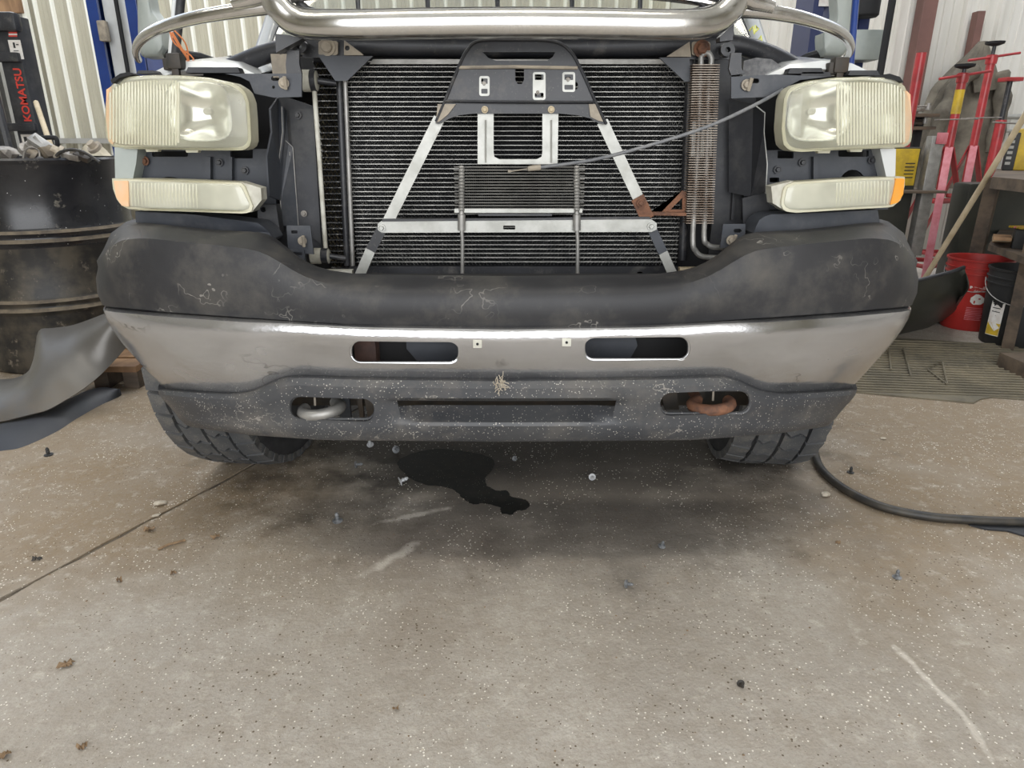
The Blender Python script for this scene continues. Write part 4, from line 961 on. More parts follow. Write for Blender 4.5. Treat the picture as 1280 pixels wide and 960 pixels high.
# ---- wheels with separate tread blocks
def ring_pts(r, x): return (r, x)
def wheel(cx, cy, steer, seedv):
    R = .385; Wd = .245; mt = Matrix.Translation((cx, cy, R)) @ Matrix.Rotation(steer, 4, 'Z')
    bm = B(); prof = [(.20, -.09), (.235, -.112), (.30, -.124), (.345, -.122), (.368, -.112), (.375, -.09), (.378, 0), (.375, .09), (.368, .112), (.345, .122), (.30, .124), (.235, .112), (.20, .09)]
    add_lathe(bm, prof, 60, (0, 0, 0), Matrix.Rotation(PI/2, 3, 'Y')); bmesh.ops.transform(bm, matrix=mt, verts=bm.verts)
    wh = obj('wheel', bm, 'tyre_base', TR, label='front tyre at the %s' % ('left' if cx < 0 else 'right'))
    rb = B(); add_lathe(rb, [(.06, -.05), (.17, -.045), (.195, -.085), (.20, -.09), (.20, .09), (.06, .05)], 40, (0, 0, 0), Matrix.Rotation(PI/2, 3, 'Y')); bmesh.ops.transform(rb, matrix=mt, verts=rb.verts)
    obj('rim', rb, 'dark_grease', wh)
    NB = 35; xs = (-.118, -.068, -.022, .022, .068, .118)
    protos = {}
    inv = root_of(TR).matrix_basis.inverted()
    cols = ((-.0935, .056, 0), (-.0325, .062, .5), (.0325, .062, 0), (.0935, .056, .5))
    for ci, (xc, wx, ph) in enumerate(cols):
        tb_ = B(); s = .0345; h = wx/2-.0015
        edge = ci in (0, 3); k = -1 if ci < 2 else 1
        outl = [(-h, -s*.62), (-h*.35, -s*1.18), (h*.3, -s*.72), (h, -s*1.05), (h*1.0, s*.78), (h*.3, s*1.15), (-h*.35, s*.70), (-h, s*1.2)] if not edge else [(-h, -s*.92), (h, -s*.90), (h*.86, -s*.1), (h, s*.88), (-h, s*.92)]
        lo_ = [tb_.verts.new((x, y, .355)) for x, y in outl]; hi_ = [tb_.verts.new((x*.94, y*.94, .3855 - ((.008 if edge and x*k > 0 else 0)))) for x, y in outl]
        nn = len(outl); tb_.faces.new(hi_); tb_.faces.new(lo_[::-1])
        for i in range(nn): tb_.faces.new((lo_[i], lo_[(i+1) % nn], hi_[(i+1) % nn], hi_[i]))
        for v in tb_.verts: v.co.x += xc
        bmesh.ops.recalc_face_normals(tb_, faces=tb_.faces)
        me = bpy.data.meshes.new('tread_block'); tb_.to_mesh(me); tb_.free(); me.materials.append(MT['tyre'])
        for i in range(NB):
            o = bpy.data.objects.new('tread_block', me); COL.objects.link(o); o.parent = wh
            o.matrix_basis = inv @ mt @ Matrix.Rotation((i+ph)*2*PI/NB, 4, 'X')
    return wh
wheel(-.775, 1.995, math.radians(-6), 1); wheel(.752, 1.995, math.radians(-6), 2)

# ================================================================ LEFT SIDE OF THE SHOP
# steel drum on the floor
dc = Vector((-2.06, 3.09, 0)); R = .335
DR = thing('steel_drum', dc, 'black steel drum with grimy hoops, heaped with scrap', 'drum')
prof = [(R-.01, 0), (R, .01), (R, .10)]; mis = [0, 0, 1]
for zc in (.29, .57):
    prof += [(R, zc-.04), (R+.004, zc-.03), (R+.014, zc-.018), (R+.004, zc-.004), (R+.004, zc+.004), (R+.014, zc+.018), (R+.004, zc+.03), (R, zc+.04)]
    mis += [1 if zc < .4 else 1, 2, 2, 2, 2, 2, 2] + [1 if zc < .4 else 0]
prof += [(R, .85), (R+.006, .858), (R+.009, .868), (R+.004, .876), (R-.006, .876), (R-.008, .862), (R-.01, .80), (R-.01, .79)]
mis = [1]*11+[0]*30
for q in (5, 8, 13, 16): mis[q] = 2
mis[17] = 0; mis = mis[:len(prof)-1]
o = obj('drum_wall', lathe(prof, 64, dc, None, mis), ['drum_black', 'drum_lower', 'drum_dirt'], DR)
obj('scrap_fill', lathe([(R-.012, .75), (R-.012, .82), (.15, .85), (.02, .86)], 32, dc), 'dark_grease', DR)
# things heaped in the drum
def scrap(px, py, r, m_, label, seed, name='scrap_metal_piece', cat='scrap', Y=2.9, kind=0):
    rnd = random.Random(seed); p = P(px, py, Y); bm = B()
    if kind == 0:
        bmesh.ops.create_icosphere(bm, subdivisions=2, radius=r)
        for v in bm.verts: v.co *= rnd.uniform(.75, 1.15)
        for v in bm.verts: v.co.z *= .75
    elif kind == 1:
        add_lathe(bm, [(r, 0), (r, r*.5), (r*.55, r*.5), (r*.55, r*1.2), (r*.3, r*1.2)], 14, (0, 0, 0), Matrix.Rotation(rnd.uniform(.3, 1.2), 3, 'X') @ Matrix.Rotation(rnd.uniform(-1, 1), 3, 'Y'))
    else:
        add_box(bm, (-r, -r*.5, -r*.35), (r, r*.5, r*.35), Matrix.Rotation(rnd.uniform(-.7, .7), 4, 'Y') @ Matrix.Rotation(rnd.uniform(-.7, .7), 4, 'X'), r*.1); add_box(bm, (-r*.2, -r*.3, -r*.2), (r*.3, r*.3, r*.8), Matrix.Rotation(rnd.uniform(-.7, .7), 4, 'Y'), r*.08)
    for v in bm.verts: v.co += p
    solo(name, bm, m_, label, cat, 'scrap heaped in the black drum', ang=30)
scrap(35, 190, .035, 'scrap_metal', 'rusty flanged part at the left of the drum heap', 1, kind=1)
scrap(52, 181, .045, 'silver_pipe', 'pale cast bracket standing up in the drum heap', 2, kind=2)
scrap(63, 190, .042, 'drum_dirt', 'brown lump left of the black hose in the drum', 3, kind=0)
scrap(76, 192, .03, 'chip_pale', 'cream plastic fitting under the black hose in the drum', 4, kind=1)
scrap(90, 195, .035, 'scrap_metal', 'flat grey casting under the hose arch in the drum', 5, kind=2)
scrap(103, 196, .03, 'dark_grease', 'dark greasy part at the right of the drum heap', 6, kind=2)
scrap(46, 193, .03, 'tan_metal', 'tan dusty part near the front of the drum heap', 7, kind=1)
scrap(6, 193, .045, 'scrap_metal', 'grey domed part at the far left of the drum', 8, kind=0)
scrap(120, 186, .028, 'tan_metal', 'small tan tangle at the back right of the drum', 9, kind=1)
solo('hose', tube(cr([P(70, 195, 2.86), P(76, 190, 2.86), P(90, 187, 2.86), P(104, 190, 2.86), P(118, 198, 2.84), P(125, 203, 2.82)], 6), .006, 8), 'hose_black', 'thin black hose arching over the scrap in the drum', 'hose')
solo('bent_handle', tube(cr([P(38, 173, 2.95), P(46, 172.5, 2.95), P(66, 172, 2.95), P(71, 175, 2.95), P(72, 190, 2.95), P(73, 197, 2.93)], 5), .009, 8), 'dark', 'bent black rod handle sticking out of the drum', 'handle')
solo('wooden_stick', tube([P(66, 190, 2.99), P(45, 128, 3.3)], .011, 8), 'wood_pale', 'pale stick leaning up out of the drum', 'stick')
solo('wire_loop', tube(cr([P(29, 198, 2.84), P(31, 189, 2.84), P(38, 184, 2.84), P(48, 188, 2.86), P(50, 196, 2.86)], 5), .004, 6), 'scrap_metal', 'thin wire loop at the left edge of the drum heap', 'wire')
# forklift mast with red lettering
FK = thing('forklift', (-2.72, 3.85, 0), 'black forklift mast with red lettering standing behind the drum', 'forklift')
def fk_box(name, x0, y0, z0, x1, y1, z1, m_, parent=FK, bev=.006): return obj(name, box((x0, y0, z0), (x1, y1, z1), bev), m_, parent)
fY = 3.7; xr = P(30, 110, fY).x; zt = zf(fY, 18)
rail = fk_box('mast_rail', xr-.085, fY, .05, xr+.02, fY+.12, zt, 'black_plastic')
fk_box('mast_rail', xr-.30, fY+.05, .05, xr-.20, fY+.15, zt, 'black_metal'); fk_box('mast_rail', xr-.95, fY, .05, xr-.85, fY+.12, zt, 'black_plastic')
fk_box('crossbar', xr-1.0, fY-.03, zf(fY, 40), xr+.045, fY+.03, zt+.01, 'black_metal', bev=.02)
fk_box('crossbar', xr-.95, fY-.03, zf(fY, 78), xr+.02, fY+.0, zf(fY, 66), 'black_metal')
fk_box('crossbar', xr-.5, fY-.03, zf(fY, 164), xr+.03, fY+.0, zf(fY, 154), 'black_metal')
obj('lift_chain', tube([(xr-.13, fY-.01, .6), (xr-.13, fY-.01, zt-.05)], .012, 8), 'silver_pipe', FK)
obj('mast_brace', tube([P(-6, 120, 3.55), P(16, 205, 3.5)], .02, 8), 'black_metal', FK)
fk_box('counterweight', -3.5, 4.3, .1, -2.2, 5.5, .85, 'black_plastic', bev=.05); fk_box('fork', xr-.2, 3.25, .05, xr-.08, 3.75, .09, 'black_metal'); 
Tm = Matrix.Translation((xr-.012, fY-.002, zf(fY, 119))) @ Matrix.Rotation(PI/2, 4, 'X') @ Matrix.Rotation(PI/2, 4, 'Z')
obj('lettering', text_bm('KOMATSU', .053, Tm, .001, True), 'print_red', rail, label='red upright lettering on the mast')
def sticker(nm, x0, y0, x1, y1, m_, lab): 
    a = P(x0, y1, fY-.002); b_ = P(x1, y0, fY-.002); return obj(nm, box((a.x, fY-.0025, a.z), (b_.x, fY-.0005, b_.z)), m_, rail, label=lab)
sticker('sticker', 15, 50, 25, 74, 'white_print', 'white warning sticker on the mast'); sticker('sticker', 30, 168, 40, 187, 'white_print', 'small white sticker low on the mast')
for k in range(7): sticker('flag_stripe', 11, 32+k*2, 21, 33+k*2+.9, 'print_red' if k % 2 == 0 else 'white_print', 'stripe of a small flag sticker')
sticker('flag_canton', 11, 31.5, 15, 38, 'print_navy', 'blue corner of a small flag sticker')
for (x0, y0, x1, y1) in ((17, 53, 18, 60), (20, 55, 23, 56.5), (17, 63, 23, 64), (19, 66, 20, 72), (32, 171, 33, 184), (35, 173, 38, 174.5), (35, 178, 36.5, 184)):
    a = P(x0, y1, fY-.004); b_ = P(x1, y0, fY-.004); obj('print_mark', box((a.x, fY-.0035, a.z), (b_.x, fY-.0026, b_.z)), 'print_black', rail)
# silver bumper end cap leaning on the drum
def loft(A, Bq, n=8, bulge=0, nrm=Vector((0, -1, 0))):
    """surface between two poly-lines with the same count, bulging towards nrm"""
    bm = B(); R = []
    for j in range(n+1):
        t = j/n; R.append([bm.verts.new(a.lerp(b_, t)+nrm*bulge*math.sin(PI*t)) for a, b_ in zip(A, Bq)])
    for X, Y in zip(R, R[1:]):
        for k in range(len(A)-1): bm.faces.new((X[k], X[k+1], Y[k+1], Y[k]))
    return bm
up_ = cr([P(-60, 476, 2.42), P(0, 474, 2.46), P(20, 472, 2.47), P(36, 463, 2.48), P(43, 445, 2.50), P(48, 414, 2.55), P(66, 410, 2.55), P(92, 406, 2.54), P(128, 393, 2.50), P(150, 384, 2.48)], 4)
lw_ = cr([P(-60, 534, 2.16), P(0, 527, 2.17), P(22, 522, 2.18), P(42, 517, 2.20), P(60, 512, 2.22), P(82, 500, 2.26), P(104, 486, 2.30), P(124, 470, 2.36), P(142, 452, 2.42), P(160, 432, 2.48)], 4)
for v in lw_: v.z = max(v.z, .006)
lb = baked(loft(up_, lw_, 10, .05, Vector((0, -.8, .5))), .004)
for v in lb.verts: v.co.z = max(v.co.z, .002)
solo('bumper_cover', lb, 'fascia_silver', 'dusty silver curved bumper end propped against the black drum', 'bumper cover')
# black rubber strip on the floor in front of it
top_ = cr([G(-50, 538, .02), G(0, 529, .02), G(50, 514, .02), G(85, 499, .02), G(112, 487, .02), G(130, 484, .02), G(145, 487, .02), G(151, 492, .015)], 5)
bot_ = cr([G(-50, 572), G(0, 564), G(28, 559), G(70, 540), G(95, 524), G(125, 507), G(145, 498), G(152, 494)], 5)
sbm = baked(loft(top_, bot_, 6, .02, Vector((0, 0, 1))), .004)
for v in sbm.verts: v.co.z = max(v.co.z, .0005)
solo('trim_strip', sbm, 'strip_black', 'flat black plastic strip lying on the floor below the silver bumper end', 'plastic strip')
# timber block by the drum
g0 = G(118, 490); PB = thing('wooden_pallet', (g0.x, g0.y+.1, 0), 'brown timber pallet corner beside the drum, behind the chrome bumper', 'pallet')
for k in range(3): obj('deck_board', box((g0.x-.03, g0.y+.02+k*.13, .075), (g0.x+.17, g0.y+.13+k*.13, .10), .003), 'wood', PB)
for k in range(2): obj('stringer', box((g0.x-.02+.12*k, g0.y+.04, 0), (g0.x+.04+.12*k, g0.y+.40, .075), .003), 'wood_dark', PB)
# beige sack behind the drum
p = G(165, 372); bm = B(); bmesh.ops.create_icosphere(bm, subdivisions=4, radius=1)
for v in bm.verts:
    s = 1+.08*math.sin(7*v.co.x+3*v.co.z)+.05*math.sin(13*v.co.y+5*v.co.z); v.co = Vector((v.co.x*.20*s, v.co.y*.15*s, v.co.z*.44*s))+Vector((P(136, 250, 3.66).x, 3.66, .46))
solo('canvas_sack', bm, 'sack_beige', 'pale beige sack standing behind the drum', 'sack')
# blue two-post lift columns
def lift_post(x0, x1, Y, label, m_, h=3.9):
    T_ = thing('lift_post', ((x0+x1)/2, Y+.12, 0), label, 'car lift', 'blue posts of the two-post lift')
    bm = B(); add_box(bm, (x0, Y+.22, 0), (x1, Y+.24, h)); add_box(bm, (x0, Y, 0), (x0+.018, Y+.22, h)); add_box(bm, (x1-.018, Y, 0), (x1, Y+.22, h))
    add_box(bm, (x0, Y-.01, 0), (x0+.055, Y+.01, h)); add_box(bm, (x1-.055, Y-.01, 0), (x1, Y+.01, h))
    obj('column', bm, m_, T_, flat=True)
    obj('base_plate', box((x0-.1, Y-.1, 0), (x1+.1, Y+.35, .015), .003), m_, T_)
    return T_
xa = P(108, 0, 4.0).x; xb = P(170, 0, 4.0).x
lp1 = lift_post(xa, xb, 4.0, 'blue lift post behind the left head lamp', 'lift_blue')
obj('carriage', box((xa+.06, 4.03, .7), (xb-.07, 4.18, 2.6), .01), 'white_paint', lp1); obj('cable', tube([(xb-.10, 3.99, 0.1), (xb-.10, 3.99, 3.8)], .011, 8), 'dark', lp1)  # carriage coloured white as a painted sky reflection on the blue post
pz = P(128, 28, 3.97); obj('switch_box', box((pz.x-.022, 3.95, zf(3.97, 52)), (pz.x+.02, 3.99, zf(3.97, 26)), .006), 'tan_metal', lp1)
xa = P(1017, 0, 4.0).x; xb = P(1090, 0, 4.0).x
lp2 = lift_post(xa, xb, 4.0, 'navy lift post behind the right head lamp', 'lift_navy')
obj('carriage', box((xa+.07, 4.05, .9), (xb-.10, 4.18, 2.5), .01), 'lift_navy', lp2)
a = P(1023, 8, 3.98); obj('white_label', box((a.x, 3.975, a.z), (a.x+.08, 3.982, a.z+.16)), 'white_print', lp2, label='white paper label on the post')
a = P(1082, 70, 3.98); obj('motor_box', box((a.x-.12, 3.86, zf(3.9, 76)), (a.x+.02, 4.0, zf(3.9, 38)), .01), 'mirror_grey', lp2, label='grey control box on the post')
a = P(1082, 12, 3.98); obj('motor', lathe([(.05, 0), (.06, .01), (.06, .14), (.05, .16)], 18, (a.x-.03, 3.9, zf(3.9, 22))), 'dark', lp2)
xk = P(1097, 0, 3.85).x; solo('hanging_cable', tube([(xk, 3.72, .02), (xk+.01, 3.72, 1.6), (xk+.005, 3.72, 3.9)], .018, 8), 'dark', 'thick black cable hanging beside the navy lift post', 'cable')

# ================================================================ RIGHT SIDE OF THE SHOP
# tall red stands
def stand(px_top, py_top, px_b, py_b, Y, label, barlen, sp_, py_collar, wheelm='dark', sticker_=False, screw=.10):
    t = P(px_top, py_top, Y); b_ = P(px_b, py_b, Y); c = Vector((t.x-.02, Y, 0))
    T_ = thing('support_stand', (c.x, Y, 0), label, 'jack stand', 'tall red under-hoist stands')
    top = Vector((c.x, Y, t.z)); col = Vector((c.x, Y, zf(Y, py_collar)))
    tb_ = obj('post', tube([col-Vector((0, 0, .25)), top], .026, 14), 'red_paint', T_)
    if sticker_: obj('label_sleeve', tube([top-Vector((0, 0, .20)), top-Vector((0, 0, .06))], .0275, 14), 'yellow_paint', T_, label='yellow warning sticker round the post')
    obj('nut_collar', lathe([(.033, -.02), (.035, 0), (.035, .03), (.03, .035)], 14, top), 'red_paint', T_)
    obj('spin_handle', tube([top+Vector((-barlen/2, -.02, .0)), top+Vector((barlen/2, -.02, .045))], .008, 8), 'red_paint', T_)
    obj('screw', tube([top, top+Vector((0, 0, screw))], .012, 10), 'black_metal', T_)
    obj('saddle', lathe([(.02, screw-.012), (.055, screw), (.058, screw+.014), (.03, screw+.016)], 18, top), 'dark', T_)
    for k in range(3):
        a_ = math.radians(-112+120*k); e = Vector((c.x+sp_*math.cos(a_), Y+sp_*.75*math.sin(a_), .012)); s = col+Vector((.02*math.cos(a_), .02*math.sin(a_), .02))
        bm = B(); d = (e-s).normalized(); sd = d.cross(Vector((math.cos(a_), math.sin(a_), .0))).normalized()
        n2 = d.cross(sd).normalized()
        def rect(p): return [p+sd*.022+n2*.004, p-sd*.022+n2*.004, p-sd*.022-n2*.004, p+sd*.022-n2*.004]
        A = [bm.verts.new(q) for q in rect(s)]; Q = [bm.verts.new(q) for q in rect(e)]
        bm.faces.new(A); bm.faces.new(Q[::-1])
        for i in range(4): bm.faces.new((A[i], A[(i+1) % 4], Q[(i+1) % 4], Q[i]))
        obj('leg', bm, 'pink_and_lit_red' if k == 0 else 'red_paint', T_, flat=True)  # front leg's paler pink is a highlight painted into the red
        obj('foot', box(e-Vector((.05, .04, .012)), e+Vector((.05, .04, -.004))), 'red_paint', T_)
    for f in (.35, .8):
        z = col.z*(1-f); pts = []
        for k in range(3):
            a_ = math.radians(-112+120*k); pts.append(Vector((c.x+(sp_*f+.0)*math.cos(a_), Y+sp_*.75*f*math.sin(a_), z)))
        for i in range(3): obj('leg_tie', tube([pts[i], pts[(i+1) % 3]], .010, 6, sec=(1.4, .5)), 'red_paint', T_)
    pin = zf(Y, py_collar-38); obj('lock_pin', tube([(c.x-.14, Y-.03, pin), (c.x+.13, Y-.03, pin+.005)], .004, 6), 'scrap_metal', T_)
    return T_
stand(1207, 99, 1193, 190, 4.6, 'front red stand, with a yellow sticker below its spin handle', .31, .36, 188, sticker_=True, screw=.07)
stand(1243, 76, 1226, 190, 4.95, 'taller red stand just behind, right of the one with the yellow sticker', .33, .34, 186)
# small dark stand by the wall
p = P(1263, 100, 5.3); TS = thing('screw_stand', (p.x, 5.3, 0), 'slim dark stand with a flat red top near the right wall', 'jack stand')
obj('post', tube([(p.x-.0, 5.3, .03), (p.x, 5.3, zf(5.3, 150))], .035, 12), 'red_paint', TS); obj('screw', tube([(p.x, 5.3, zf(5.3, 150)), (p.x, 5.3, zf(5.3, 100))], .018, 10), 'black_metal', TS)
obj('top_plate', box((p.x-.06, 5.25, zf(5.3, 102)), (p.x+.06, 5.35, zf(5.3, 97)), .004), 'red_paint', TS); obj('base', lathe([(.16, 0), (.16, .02), (.05, .05)], 20, (p.x, 5.3, 0)), 'red_paint', TS)
obj('cross_pin', tube([(p.x-.10, 5.24, zf(5.3, 153)), (p.x+.10, 5.24, zf(5.3, 155))], .006, 6), 'scrap_metal', TS)
# red pipe standing on its own
a = P(1152, 66, 4.7); solo('red_pipe', tube([(a.x, 4.7, .0), (a.x, 4.7, a.z)], .03, 16), 'red_paint', 'plain red steel pipe standing upright right of the head lamp', 'pipe')
# work coat hanging on the wall
top = P(1228, 52, 5.75); bot = zf(5.6, 235); bm = B(); rows_ = []; nC = 40
for j in range(26):
    t = j/25; z = top.z+(bot-top.z)*t; wx = lerp([(0, .03), (.06, .07), (.16, .15), (.3, .24), (.55, .31), (.8, .30), (1, .27)], t); wy = lerp([(0, .03), (.2, .08), (.6, .13), (1, .14)], t)
    xo = lerp([(0, .0), (.3, -.05), (1, -.10)], t); ring = []
    for k in range(nC):
        an = 2*PI*k/nC; f = 1+.13*t**.5*math.sin(5*an+2.5*t)+.10*t**.5*math.sin(9*an+4*t)+.05*math.sin(17*an-9*t)
        ring.append(bm.verts.new((top.x+xo+wx*math.cos(an)*f, 5.74+wy*math.sin(an)*f-.05*t, z)))
    rows_.append(ring)
for A, Q in zip(rows_, rows_[1:]):
    for k in range(nC): bm.faces.new((A[k], A[(k+1) % nC], Q[(k+1) % nC], Q[k]))
bm.faces.new(rows_[0]); bm.faces.new(rows_[-1][::-1])
CT = thing('work_coat', (top.x, 5.72, bot), 'worn grey-brown work coat hanging on the wall behind the red stands', 'coat')
obj('coat_body', bm, 'coat_cloth', CT)
sl = cr([(top.x-.10, 5.62, zf(5.6, 85)), (top.x-.22, 5.60, zf(5.6, 112)), (top.x-.30, 5.58, zf(5.6, 150)), (top.x-.33, 5.58, zf(5.6, 205))], 6)
obj('sleeve', tube(sl, [.06+.012*math.sin(i*1.3) for i in range(len(sl))], 14), 'coat_cloth', CT)
sl = cr([(top.x+.10, 5.62, zf(5.6, 90)), (top.x+.14, 5.58, zf(5.6, 130)), (top.x+.13, 5.56, zf(5.6, 190))], 6)
obj('sleeve', tube(sl, [.055+.010*math.sin(i*1.5) for i in range(len(sl))], 14), 'coat_cloth', CT)
obj('lapel', add_plate(B(), [Vector((top.x-.12, 5.595, zf(5.6, 92))), Vector((top.x+.06, 5.595, zf(5.6, 88))), Vector((top.x+.08, 5.59, zf(5.6, 112))), Vector((top.x-.08, 5.59, zf(5.6, 116)))], .02), 'coat_cloth', CT)
# yellow-and-grey machine cabinet behind the right lamp
mY = 4.15; a = P(1118, 183, mY); b_ = P(1141, 240, mY); MC = thing('shop_cabinet', ((a.x+b_.x)/2, mY+.15, 0), 'dark steel cabinet with a yellow plate, right of the right turn signal', 'cabinet')
obj('body', box((a.x-.2, mY+.01, .25), (b_.x+.01, mY+.32, zf(mY, 184)), .008), 'canoe_black', MC); obj('yellow_plate', box((a.x-.05, mY-.004, zf(mY, 232)), (b_.x-.005, mY+.01, zf(mY, 186)), .002), 'yellow_paint', MC)
for k in range(5): obj('print_mark', box((b_.x-.075, mY-.0055, zf(mY, 205+k*4.4)), (b_.x-.02, mY-.004, zf(mY, 203.6+k*4.4))), 'print_black', MC)
obj('column', box((b_.x+.02, mY-.06, .3), (b_.x+.09, mY-.0, zf(mY, 170)), .004), 'silver_pipe', MC); obj('leg', box((b_.x+.06, mY, 0), (b_.x+.09, mY+.04, .3)), 'dark', MC); obj('leg', box((a.x-.18, mY, 0), (a.x-.15, mY+.04, .3)), 'dark', MC)
obj('shelf', box((a.x-.1, mY-.12, zf(mY, 240)), (b_.x+.13, mY+.1, zf(mY, 237)), .003), 'wood_dark', MC)
obj('pink_tag', box((b_.x+.04, mY-.07, zf(mY, 180)), (b_.x+.10, mY-.062, zf(mY, 166)), .002), 'pink_and_lit_red', MC, label='pinkish red tag')
# small bench vise cluster above
vY = 4.75; a = P(1141, 150, vY); b_ = P(1172, 150, vY)
VS = thing('tool_shelf', ((a.x+b_.x)/2, vY+.1, 0), 'narrow dark shelf with clamps, between the right lamp and the coat', 'shelf')
obj('board', box((a.x-.06, vY, zf(vY, 162)), (b_.x, vY+.2, zf(vY, 158))), 'wood_dark', VS); obj('board', box((a.x-.06, vY, zf(vY, 146)), (b_.x+.01, vY+.2, zf(vY, 142))), 'wood_dark', VS)
obj('post', box((a.x-.05, vY+.15, 0), (a.x, vY+.2, zf(vY, 142))), 'dark', VS); obj('post', box((b_.x-.05, vY+.15, 0), (b_.x, vY+.2, zf(vY, 142))), 'dark', VS)
for (x, y, r, m_, kd, lb) in ((1148, 137, .035, 'scrap_metal', 2, 'grey clamp on the narrow shelf right of the lamp'), (1160, 135, .03, 'silver_pipe', 1, 'silver fitting on the shelf right of the grey clamp'), (1156, 152, .03, 'silver_pipe', 1, 'small silver cylinder on the lower board of the narrow shelf'), (1146, 154, .03, 'dark_grease', 2, 'dark part on the lower board of the narrow shelf')):
    rnd = random.Random(x); bm = B(); p = P(x, y, vY+.05)
    if kd == 1: add_lathe(bm, [(r*.5, -r*.4), (r*.5, r*.5), (r*.3, r*.5), (r*.3, r)], 14, p)
    else: add_box(bm, p-Vector((r, .02, r*.35)), p+Vector((r, .02, r*.3)), None, .004); add_tube(bm, [p+Vector((-r*1.3, 0, r*.5)), p+Vector((r*1.4, 0, r*.6))], .006, 8)
    solo('shop_tool', bm, m_, lb, 'tool')
# workbench at the far right; it stands at an angle to the wall
def gz(px, py, z): q = G(px, py, z); return (q.x, q.y)
zT = zf(3.45, 218); zS = zf(3.4, 305)
WB = thing('workbench', (*gz(1300, 250, zT), 0), 'rough dark timber workbench at the right edge of the picture', 'workbench')
WB.location = (2.75, 3.5, 0)
obj('benchtop', slab([gz(1240, 221, zT), gz(1330, 229, zT), gz(1330, 208, zT), gz(1246, 211, zT)], zT-.05, zT), 'wood_dark', WB, flat=True)
obj('shelf', slab([gz(1236, 305, zS), gz(1320, 336, zS), gz(1340, 292, zS), gz(1252, 284, zS)], zS-.03, zS), 'wood_dark', WB, flat=True)
A_ = G(1259, 437); tq = P(1283, 330, 3.12)
obj('leg', tube([A_+Vector((0, 0, .0)), tq, tq+(tq-A_)*.65], .04, 4, sec=(1, .8)), 'wood_dark', WB, flat=True)
b0 = P(1214, 345, 3.86); obj('leg', tube([Vector((b0.x+.02, 3.86, 0)), b0, P(1243, 222, 3.86)], .045, 4), 'wood_dark', WB, flat=True)
def on_bench(name, px, py, w_, d_, h_, zb, m_, label, cat, bev=.004):
    q = G(px, py, zb); bm = add_box(B(), (0, 0, 0), (w_, d_, h_), None, bev)
    bmesh.ops.transform(bm, matrix=Matrix.Translation((q.x, q.y, zb+.0005)) @ Matrix.Rotation(math.radians(-33), 4, 'Z'), verts=bm.verts)
    return solo(name, bm, m_, label, cat)
q = G(1255, 213, zT); bmx = Matrix.Translation((q.x, q.y, zT+.0005)) @ Matrix.Rotation(math.radians(-33), 4, 'Z'); hB = zf(q.y, 161)-zT
BT = thing('charger_box', (q.x, q.y, zT), 'yellow and black box standing on the workbench', 'box')
for nm, lo, hi, m_, bv in (('case', (0, 0, 0), (.22, .2, hB), 'yellow_paint', .012), ('side_panel', (-.012, -.008, 0), (.04, .21, hB-.02), 'print_black', .006), ('front_plate', (.09, -.012, .03), (.2, 0, hB-.03), 'print_black', .002)):
    bm = add_box(B(), lo, hi, None, bv); bmesh.ops.transform(bm, matrix=bmx, verts=bm.verts); obj(nm, bm, m_, BT)
for k in range(6):
    bm = add_box(B(), (-.004, -.0105, .03+k*.028), (.02, -.0075, .045+k*.028)); bmesh.ops.transform(bm, matrix=bmx, verts=bm.verts); obj('cooling_slot', bm, 'grey_panel', BT, flat=True)
for k in range(3): on_bench('wood_scrap', 1240+k*.5, 303-1.2*k, .085-.006*k, .14, .016, zS+k*.0168, 'wood_pale' if k == 1 else 'wood', ('lowest', 'middle', 'topmost')[k]+' brown slab of the low stack on the bench shelf', 'wood scrap', bev=.002)
pb_ = on_bench('parts_box', 1264, 311, .25, .12, .085, zS, 'print_black', 'black box with pencils on it, on the bench shelf', 'box')
q = G(1264, 311, zS)
for k in range(5):
    s_ = Vector((q.x+.03, q.y+.022+.017*k, zS+.0925)); solo('pencil', tube([s_, s_+Vector((.16, -.055+.012*k, .0))], .005, 6), 'yellow_paint' if k != 2 else 'pink_and_lit_red', ('frontmost yellow pencil on the black box', 'second yellow pencil from the front on the black box', 'pink pencil on the black box', 'yellow pencil just behind the pink one', 'rearmost yellow pencil on the black box')[k], 'pencil', 'pencils on the black box')
# buckets
def bucket(px, py, label, m_, R=.148, h=.37):
    g = G(px, py); T_ = thing('bucket', (g.x, g.y+R*.85, 0), label, 'bucket'); c = Vector((g.x, g.y+R*.85, 0))
    r0 = R*.86
    body = obj('body', lathe([(r0*.96, 0), (r0, .006), (R*.97, h*.80), (R*1.02, h*.80), (R*1.02, h*.815), (R*.975, h*.82), (R*.98, h*.875), (R*1.03, h*.876), (R*1.03, h*.89), (R*.99, h*.895), (R, h*.97), (R*1.04, h*.975), (R*1.045, h), (R*.99, h), (R*.97, h*.97), (r0*.97, .012), (.01, .01)], 40, c), m_, T_)
    pts = [c+Matrix.Rotation(math.radians(-38), 3, 'Z') @ Vector((R*1.03*math.cos(t), -R*1.0*abs(math.sin(t))-.006, h*.84-.10*math.sin(t))) for t in [PI*k/16 for k in range(17)]]
    obj('bail', tube(pts, .0022, 6), 'silver_pipe', T_)
    return T_, body, c, R
ANG = -.42
T1, body, c, R = bucket(1226, 415, 'red plastic bucket with white printing on the floor', 'red_bucket')
def wrap(bm, c, R, z, ang=0):
    for v in bm.verts:
        a_ = v.co.x/R+ang; rr = R+v.co.z; v.co = Vector((c.x+rr*math.sin(a_), c.y-rr*math.cos(a_), z+v.co.y))
    return bm
I4 = Matrix.Identity(4)
zr = lambda z: .148*(.86+.13*z/.3)+.0012
